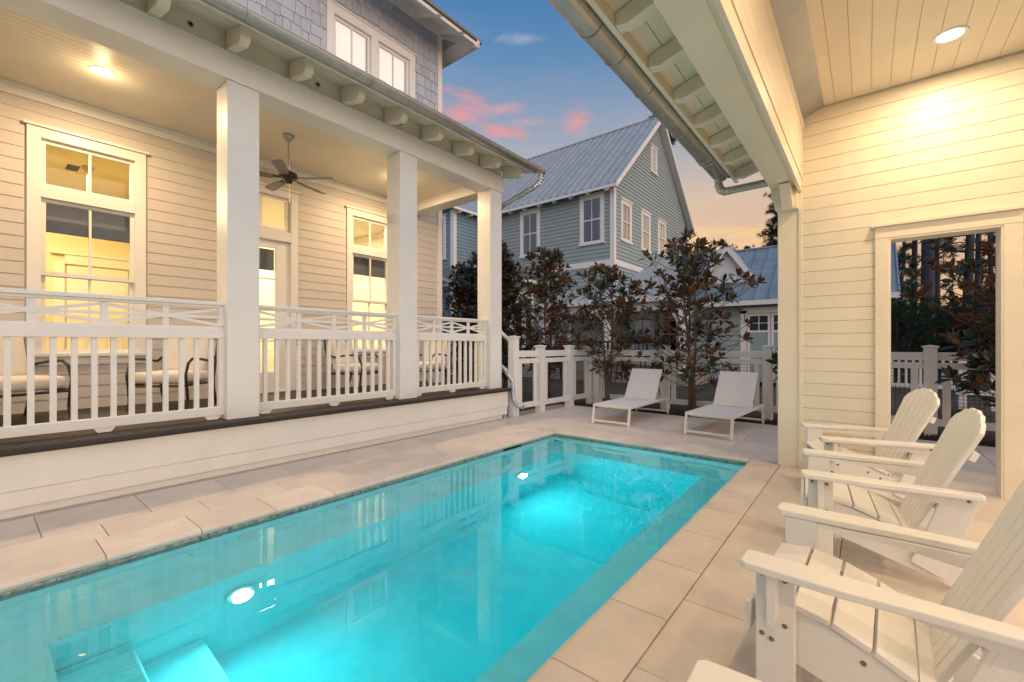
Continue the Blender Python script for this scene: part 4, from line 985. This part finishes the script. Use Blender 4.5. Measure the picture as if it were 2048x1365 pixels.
# porch roof in the centre
def yz(y): return 3.0+(y-15.5)*.376
roof_face(-11.0, -4.9, 15.45, 3.0, 23.3, yz(23.3), 'roof_metal', .42, N)
BX('porch_fascia', 'trim_paint', N, -11.0, -4.9, 15.42, 15.45, 2.86, 3.05)
BX('porch_header', 'trim_paint', N, -11.0, -4.9, 15.65, 15.85, 2.55, 2.95)
BX('porch_back_wall', 'grey_blue_siding', N, NX, -5.5, 18.6, 18.8, 0, 4.1)
siding('y', 18.6, -1, NX, -5.5, .3, 4.0, .172, [(-8.2,-7.1,.3,2.6),(-6.9,-6.1,1.0,2.6)], 'grey_blue_siding', N, name='siding', single=False, th=.045)
siding('y', NY, -1, -12.6, NX, .3, 2.7, .172, [(-11.7,-10.7,.9,2.6)], 'grey_blue_siding', N, name='siding', single=False, th=.045)
nwin(N, 'y', 18.6, -1, -8.2, -7.1, .4, 2.6, curtain=False); nwin(N, 'y', 18.6, -1, -6.9, -6.0, .9, 2.6, curtain=False); nwin(N, 'y', NY, -1, -11.7, -10.6, .9, 2.6, curtain=False)
for xx in (-10.9, -7.9, -5.05):
    MB().box(xx-.09,xx+.09,15.66,15.84,0,2.56).build('porch_post', 'trim_paint', N)
    for s in (-1, 1):
        MB().tube([(xx+s*.08,15.75,1.75),(xx+s*.16,15.75,2.15),(xx+s*.32,15.75,2.42),(xx+s*.55,15.75,2.56)], .05, 6).build('post_brace', 'trim_paint', N)
BX('porch_slab', 'grout', N, -12, -4.6, 15.4, 18.6, -.12, .3)
# garage wing
BX('garage_wall', 'grey_blue_siding', N, -5.5, .55, 17.3, 23, 0, 2.9)
siding('y', 17.3, -1, -5.5, .5, .1, 2.8, .172, [(-3.4,-1.0,.1,2.5)], 'grey_blue_siding', N, name='siding', single=False, th=.045)
roof_face(-5.9, .75, 16.85, 2.78, 20.1, 5.12, 'old_roof_metal', .42, N)
MB().raw([(-5.9,20.1,5.16),(.75,20.1,5.16),(.75,23.3,2.8),(-5.9,23.3,2.8)], [(0,1,2,3)]).build('rear_roof', 'old_roof_metal', N)
MB().tube([(-5.9,20.1,5.18),(.75,20.1,5.18)], .06, 8).build('ridge_cap', 'old_roof_metal', N)
BX('garage_fascia', 'trim_paint', N, -5.9, .75, 16.82, 16.85, 2.66, 2.82)
MB().prism([(16.85,2.7),(20.1,5.0),(23.3,2.7)], .5, .549, 'x').build('garage_gable', 'grey_blue_siding', N)
gd = MB().box(-3.5,-3.3,17.24,17.3,.1,2.5).box(-1.1,-.9,17.24,17.3,.1,2.5).box(-3.5,-.9,17.24,17.3,2.4,2.6).build('garage_frame', 'trim_paint', N)
for k in range(3):
    a = -3.28+k*.73
    o = MB().box(a,a+.08,17.25,17.29,.1,2.38).box(a+.63,a+.71,17.25,17.29,.1,2.38).box(a+.08,a+.63,17.25,17.29,2.3,2.38).box(a+.08,a+.63,17.25,17.29,1.72,1.80).box(a+.345,a+.37,17.25,17.285,1.8,2.3).box(a+.08,a+.63,17.255,17.285,2.04,2.06).build('garage_door_panel', 'trim_paint', N)
    MB().box(a+.08,a+.63,17.28,17.285,1.8,2.3).build('pane', 'dark_room', o); MB().box(a+.08,a+.63,17.275,17.285,.1,1.72).build('infill', 'grey_blue_siding', o)
# dormer on garage wing
MB().prism([(-4.75,4.85),(-4.75,3.6),(-3.35,3.6),(-3.35,3.9),(-4.05,4.85)], 17.9, 18.2, 'y').build('dormer_wall', 'trim_paint', N)
MB().raw([(-4.9,17.7,3.85),(-4.05,17.7,4.95),(-4.05,20.0,4.95),(-4.9,18.3,3.85)], [(0,1,2,3)]).raw([(-3.2,17.7,3.75),(-4.05,17.7,4.95),(-4.05,20.0,4.95),(-3.2,18.2,3.75)], [(3,2,1,0)]).build('dormer_roof', 'roof_metal', N)
MB().bar((-4.05,17.69,4.9),(-3.2,17.69,3.7),.03,.14).bar((-4.05,17.685,4.9),(-4.9,17.685,3.8),.03,.14).build('dormer_rake', 'trim_paint', N)

# grill and long dark table on the neighbour's porch
t = tag(empty('patio_table', (-8.3,14.6,0)), 'long black outdoor table behind the fence, seen through the magnolias', 'table')
MB().box(-.95,.95,-.35,.35,1.38,1.44).build('table_top', 'black_metal', t, .006)
for a, b in ((-.85,-.28),(.85,-.28),(-.85,.28),(.85,.28)): MB().box(a-.03,a+.03,b-.03,b+.03,0,1.38).build('leg', 'black_metal', t)
gq = tag(empty('barbecue_grill', (-6.45,14.7,0)), 'black barbecue grill on splayed legs on the neighbouring patio', 'grill')
MB().prism([(-.42,1.33),(.42,1.33),(.46,1.42),(.44,1.52),(-.44,1.52),(-.46,1.42)], -.28, .28, 'y').build('firebox', 'black_metal', gq, .01)
MB().prism([(-.44,1.525),(.44,1.525),(.36,1.60),(-.36,1.60)], -.26, .26, 'y').build('lid', 'black_metal', gq, .01)
MB().box(.46,.72,-.2,.2,1.47,1.50).build('side_shelf', 'black_metal', gq)
for s in (-1, 1):
    for q in (-1, 1): MB().tube([(s*.32,q*.18,1.36),(s*.5,q*.24,0)], .018, 6).build('leg', 'black_metal', gq)

# ================================================================ TREES
def leaf_mesh(rs, n, L=.15, spread=1.0, wdt=.34):
    # a whorl of obovate leaves around the twig tip (+z axis)
    b = MB()
    for k in range(n):
        a = 2*math.pi*k/n + rs.uniform(-.3,.3); el = rs.uniform(R(8), R(74))*spread; l = L*rs.uniform(.7,1.15); w = l*wdt*rs.uniform(.8,1.1)/2
        d = Vector((math.cos(a)*math.cos(el), math.sin(a)*math.cos(el), math.sin(el))); side = d.cross(Vector((0,0,1))).normalized(); up = side.cross(d)
        droop = Vector((0,0,-1))*l*rs.uniform(.0,.22)
        def pt(t, s, f): return d*l*t + side*s*w*f + up*(.22*w*abs(s)) + droop*t*t
        V = [pt(.06,0,0), pt(.35,-1,.75), pt(.35,0,0)-up*.0, pt(.35,1,.75), pt(.68,-1,1), pt(.68,0,0), pt(.68,1,1), pt(1,0,0)]
        b.raw(V, [(0,2,1),(0,3,2),(1,2,5,4),(2,3,6,5),(4,5,7),(5,6,7)])
    return b
rs = random.Random(3)
def flip(b): b.f = [f[::-1] for f in b.f]; return b
def up_fix(b):
    # orient all leaves so the glossy side looks along +z
    out = []
    for f in b.f:
        p = [Vector(b.v[i]) for i in f[:3]]; n = (p[1]-p[0]).cross(p[2]-p[0]); out.append(f if n.z > 0 else f[::-1])
    b.f = out; return b
WH_B = [up_fix(leaf_mesh(rs, n)) for n in (7,8,9,6,8,10)]
WH_M = [b.mesh('leaf_cluster', 'magnolia_leaf', fix=False) for b in WH_B]
def limb_tree(rs, base, trunks, height, spread, ntips, r0=.035, zmin=.15, shape=None):
    """returns wood builder and list of (tip, direction)"""
    wood = MB(); tips = []
    for t in range(trunks):
        a = rs.uniform(0, 6.28); lean = Vector((math.cos(a), math.sin(a), 0))*spread*.25*(0 if trunks == 1 else 1)
        P0 = Vector(base)+Vector((rs.uniform(-.03,.03), rs.uniform(-.03,.03), -.1)); n = 7; pts = []
        h = height*rs.uniform(.85,1.0) if t else height
        for i in range(n+1):
            u = i/n; pts.append(P0 + Vector((0,0,h*u)) + lean*u*h*.6/max(spread,.1)*.5 + Vector((rs.uniform(-.04,.04), rs.uniform(-.04,.04), 0))*min(1,u*3))
        wood.tube(pts, [max(.006, r0*(1-.8*i/n)) for i in range(n+1)], 8)
        m = int(ntips/trunks)
        for j in range(m):
            u = zmin + (1-zmin)*((j+rs.random())/m)
            if shape: sp = spread*shape(u)
            else: sp = spread*(1.05-.75*u)
            k = min(n-1, int(u*n)); p = pts[k].lerp(pts[k+1], u*n-k)
            az = j*2.4+rs.uniform(-.5,.5); l = sp*rs.uniform(.35,1.0)
            q = p + Vector((math.cos(az)*l, math.sin(az)*l, l*rs.uniform(.25,.8)))
            mid = p.lerp(q, .55)+Vector((0,0,-.03*l)); wood.tube([p, mid, q], [.010,.007,.004], 5, caps=False)
            tips.append((q, (q-mid).normalized())); 
            # side twigs
            for s in range(rs.choice((0,1,1,2))):
                b0 = p.lerp(q, rs.uniform(.45,.9)); dd = Vector((rs.uniform(-1,1), rs.uniform(-1,1), rs.uniform(0,.9))).normalized(); b1 = b0+dd*rs.uniform(.08,.22)
                wood.tube([b0, b1], [.005,.003], 4, caps=False); tips.append((b1, dd))
        tips.append((pts[-1], Vector((0,0,1))))
    return wood, tips
def magnolia(base, h, spread, ntips, label, seed, trunks=1, parts=260, shape=None, zmin=.15, leafscale=1.0):
    rs = random.Random(seed)
    t = tag(empty('magnolia_tree', base), label, 'tree', 'young magnolia trees along the fence')
    wood, tips = limb_tree(rs, (0,0,0), trunks, h, spread, ntips, zmin=zmin, shape=shape)
    wood.build('trunk', 'bark', t, smooth=True)
    camd = Vector((0,0,1.3))-Vector(base)
    tips.sort(key=lambda q: (q[0]-camd).length)
    rest = MB()
    for i, (p, d) in enumerate(tips):
        d = (d+Vector((0,0,.35))).normalized(); qt = d.to_track_quat('Z', 'Y'); s = leafscale*rs.uniform(1.0,1.6); k = rs.randrange(6)
        if i < parts:
            o = bpy.data.objects.new('leaf_cluster', WH_M[k]); COL.objects.link(o); o.parent = t; o.location = p; o.rotation_mode = 'QUATERNION'; o.rotation_quaternion = qt; o.scale = (s,s,s)
        else:
            m_ = Matrix.Translation(p) @ qt.to_matrix().to_4x4() @ Matrix.Scale(s, 4); b = WH_B[k]; rest.raw([m_ @ Vector(v) for v in b.v], b.f)
    if rest.v: rest.build('crown', 'magnolia_leaf', t, fix=False, kind='stuff')
    return t
full = lambda u: .55+.5*math.sin(math.pi*min(1,max(0,u)))*(1 if u < .6 else 1.0) - .35*max(0, u-.6)/.4
magnolia((-4.35, 8.62, 0), 3.0, 1.0, 78, 'slender magnolia rising behind the left sun lounger', 11, trunks=3, shape=full, zmin=.18)
magnolia((-2.55, 8.55, 0), 3.35, 1.2, 100, 'broad rusty-leaved magnolia rising behind the right sun lounger', 12, trunks=3, shape=full, zmin=.15)
magnolia((-6.5, 9.6, 0), 3.75, 1.0, 150, 'dense dark magnolia standing just outside the fence corner', 13, trunks=2, shape=full, zmin=.12)
magnolia((-9.3, 9.6, 0), 4.0, 1.2, 300, 'very dense dark magnolia seen between the last two porch columns', 14, trunks=3, shape=full, zmin=.05, parts=200)
magnolia((-7.75, 9.3, 0), 4.1, .75, 260, 'magnolia partly hidden by the last porch column', 17, trunks=2, shape=full, zmin=.1, parts=150)
magnolia((-.72, 8.45, 0), 2.3, .55, 90, 'small magnolia hidden behind the pavilion corner post with sprays showing on both sides', 15, trunks=2, shape=full, zmin=.3)
magnolia((1.55, 8.35, 0), 3.5, .95, 130, 'magnolia seen through the right side of the pavilion doorway', 16, trunks=3, shape=full, zmin=.1)

def needle_ball(rs, R0, n, L=.22, w=.008):
    b = MB()
    for i in range(n):
        d = Vector((rs.gauss(0,1), rs.gauss(0,1), rs.gauss(0,1))).normalized(); s = d.cross(Vector((rs.random(), rs.random(), rs.random()))).normalized()*w
        b.raw([d*R0-s, d*R0+s, d*(R0+L)], [(0,1,2)])
    return b
NB = [needle_ball(random.Random(i), .02, 46, .24, .011) for i in range(4)]
def pine(base, h, r, crown0, nt, spread, label, seed, tuft=1.0, lean=0.0):
    rs = random.Random(seed); t = tag(empty('pine_tree', base), label, 'pine tree', 'tall pines beyond the gardens')
    w = MB(); n = 8; pts = [Vector((lean*(i/n)**1.5+rs.uniform(-.05,.05), rs.uniform(-.05,.05), -.2+(h+.2)*i/n)) for i in range(n+1)]
    w.tube(pts, [r*(1-.75*i/n) for i in range(n+1)], 10)
    cr = MB()
    for j in range(nt):
        u = crown0+(1-crown0)*(j+.5)/nt; k = min(n-1, int(u*n)); p = pts[k].lerp(pts[k+1], u*n-k)
        az = rs.uniform(0,6.28); l = spread*(1.1-.8*(u-crown0)/(1-crown0))*rs.uniform(.4,1); q = p+Vector((math.cos(az)*l, math.sin(az)*l, l*rs.uniform(-.05,.35)))
        w.tube([p, p.lerp(q,.5)+Vector((0,0,-.05)), q], [.04*r/.15,.03*r/.15,.012], 5, caps=False)
        for s in range(12):
            c = p.lerp(q, rs.uniform(.35,1.05))+Vector((rs.gauss(0,.22), rs.gauss(0,.22), rs.gauss(.08,.16)))*min(1.5, l); b = rs.choice(NB); sc = tuft*rs.uniform(.8,1.4)
            m_ = Matrix.Translation(c) @ Matrix.Rotation(rs.uniform(0,6), 4, 'Z') @ Matrix.Scale(sc, 4); cr.raw([m_ @ Vector(v) for v in b.v], b.f)
    w.build('trunk', 'pine_bark', t, smooth=True); cr.build('crown', 'pine_needles', t, fix=False, kind='stuff')
    return t
def at(px, d, z=0):
    r = (px-1024)/880*d; s, c = 710/1130.7, 880/1130.7; return (r*c-d*s, r*s+d*c, z)
pine(at(1560, 33), 12.6, .2, .42, 60, 2.1, 'pine whose ragged crown shows just left of the pavilion post above the garage roof', 21)
pine(at(1445, 46), 12.0, .2, .62, 26, 2.0, 'low distant pine top rising over the garage roof', 22)
pine(at(1500, 48), 12.0, .2, .55, 22, 1.6, 'small distant pine top between the garage roof pines', 32)
pine(at(1318, 44), 24.3, .25, .84, 34, 2.6, 'pine whose tip peeks over the ridge of the gabled house', 23, tuft=1.3)
pl = [(1795,30,.16,.5,'thin crooked pine at the left edge of the doorway view',.8), (1826,26,.20,.62,'straight dark pine trunk left of centre in the doorway view',.2), (1857,17,.25,.75,'thickest nearest pine trunk in the middle of the doorway view',-.3),
      (1872,24,.20,.7,'pine trunk just right of the thickest one in the doorway',.1), (1933,22,.24,.66,'tall pine trunk right of centre in the doorway view',.6), (1955,28,.2,.6,'pine behind the magnolia in the doorway view',.2), (1987,30,.2,.5,'pine at the right edge of the doorway view',-.3)]
for i, (px, d, r, c0, lb, ln) in enumerate(pl): pine(at(px, d), 14+i%3*2, r, c0*.45, 13, 2.2, lb, 40+i, tuft=1.1, lean=ln)
# distant woodland behind
def woods(name, pxs, d0, d1, n, h0, h1, label, seed, sc=1.0, m='shrub_leaves', trunk=True):
    rs = random.Random(seed); b = MB(); w = MB()
    for i in range(n):
        p = Vector(at(rs.uniform(*pxs), rs.uniform(d0, d1))); h = rs.uniform(h0, h1); r = .12*rs.uniform(.6,1.3)
        if trunk: b.tube([p, p+Vector((rs.uniform(-.3,.3),0,h))], [r, r*.5], 5, caps=False)
        for k in range(14):
            c = p+Vector((rs.gauss(0,1.0), rs.gauss(0,1.0), h*rs.uniform(.35,1.0))); q = rs.choice(NB); s = sc*rs.uniform(1.2,2.4)
            m_ = Matrix.Translation(c) @ Matrix.Scale(s, 4); b.raw([m_ @ Vector(v) for v in q.v], q.f)
    return tag(b.build(name, m, fix=False), label, 'woods', kind='stuff')
woods('far_woodland', (1700, 2120), 34, 60, 17, 6, 12, 'far pine wood against the orange sunset beyond the doorway', 5, sc=1.3, m='pine_needles')
woods('distant_woodland', (1380, 1560), 50, 70, 14, 6, 9, 'low far tree line over the garage roof', 6, sc=1.3, m='pine_needles')
# undergrowth
def shrub(base, rx, h, n, label, seed, L=.10):
    rs = random.Random(seed); t = tag(empty('evergreen_shrub', base), label, 'shrub', 'dark evergreen shrubs beyond the fence'); b = MB(); w = MB()
    for k in range(6): w.tube([(0,0,-.1),(rs.uniform(-.5,.5)*rx,rs.uniform(-.5,.5)*rx,h*.6)], [.03,.01], 5)
    for i in range(n):
        d = Vector((rs.gauss(0,1), rs.gauss(0,1), rs.gauss(0,1))).normalized(); rr = rs.uniform(.55,1.0)*(1+.25*noise.noise(d*2+Vector((seed,0,0))))
        c = Vector((d.x*rx*rr, d.y*rx*rr, h*.5+d.z*h*.5*rr))
        q = rs.choice(NB); m_ = Matrix.Translation(c) @ Matrix.Scale(rs.uniform(.45,.85)*L/.1, 4)
        b.raw([m_ @ Vector(v) for v in q.v[:60]], q.f[:20])
    w.build('stems', 'bark', t); b.build('foliage', 'shrub_leaves', t, fix=False, kind='stuff'); return t
for i, (px, d, rx, h, lb) in enumerate([(1795,17,1.5,3.6,'tall dark evergreen shrub at the left of the doorway view'), (1850,20,1.5,3.3,'dark shrub behind the thickest pine trunk'),
        (1905,18,1.5,3.0,'rounded dark shrub in the middle of the doorway view'), (1965,17,1.5,3.2,'dark shrub at the right of the doorway view'), (2030,17,1.7,3.8,'dark shrub half hidden by the doorway casing')]):
    shrub(at(px, d), rx, h, 1500, lb, 60+i)
# white railed terrace beyond the doorway
tr = tag(empty('garden_balustrade', at(1800, 12)), 'low white balustrade of a neighbouring terrace seen through the fence in the doorway', 'balustrade')
tr.location = (0,0,0)
a0, a1, yb_ = .75, 1.55, 12.2
MB().box(-.3,1.35,yb_-.03,yb_+.03,1.0,1.08).box(-.3,1.35,yb_-.03,yb_+.03,.42,.5).build('rail', 'trim_paint', tr)
x = -.25
bm_ = MB().box(-.02,.02,-.02,.02,.5,1.0).mesh('baluster', 'trim_paint')
while x < 1.35: inst(bm_, 'baluster', tr, (x, yb_, 0)); x += .11
pw = tag(empty('garden_pergola', (0,0,0)), 'white framed garden structure low behind the fence in the doorway view', 'garden structure')
for xx in (1.5, 1.95, 2.5): MB().box(xx-.06,xx+.06,12.6,12.72,0,1.02).build('post', 'trim_paint', pw)
MB().box(1.4,3.2,12.58,12.74,1.02,1.12).box(1.4,3.2,12.58,12.74,.3,.38).build('rail', 'trim_paint', pw)
bg = tag(empty('white_outbuilding', (0,0,0)), 'pale outbuilding glimpsed through leaves at the right of the doorway', 'building')
MB().box(3.2,6,17.0,20,0,2.6).build('wall', 'trim_paint', bg); MB().prism([(3.0,2.6),(4.6,3.6),(6.2,2.6)], 16.8, 20.2, 'y').build('roof', 'roof_metal', bg)
# small tuft of grass behind the fence
b = MB(); rg = random.Random(9)
for i in range(260):
    p = Vector((1.15+rg.gauss(0,.12), 10.2+rg.gauss(0,.12), -.05)); a = rg.uniform(0,6.28); l = rg.uniform(.2,.5); q = p+Vector((math.cos(a)*l*.5, math.sin(a)*l*.5, l)); s = Vector((-math.sin(a), math.cos(a), 0))*.005
    b.raw([p-s, p+s, q], [(0,1,2)])
tag(b.build('ornamental_grass', 'shrub_leaves', fix=False), 'spiky tuft of grass growing behind the mesh fence in the doorway view', 'plant')
# fallen leaves on the paving
lm = MB().raw([(0,0,0),(.03,.012,.008),(.06,0,.004),(.03,-.014,.006)], [(0,1,2,3)]).mesh('fallen_leaf', 'bark', fix=False)
for x, y, wh in [(-4.9,2.9,'against the porch skirt below the middle railing'),(-4.75,4.1,'near the skirt below the third column'),(-4.6,5.6,'near the far end of the porch skirt'),(-4.2,6.9,'on the paving before the side fence'),(-2.45,7.9,'between the two sun loungers'),(-3.9,7.6,'left of the left sun lounger')]:
    o = bpy.data.objects.new('fallen_leaf', lm); COL.objects.link(o); o.location = (x, y, .003); o.rotation_euler = (0,0,rnd.uniform(0,6)); tag(o, 'small dry brown leaf lying '+wh, 'leaf', 'dry leaves fallen on the pool paving')
print('objects', len(bpy.data.objects))
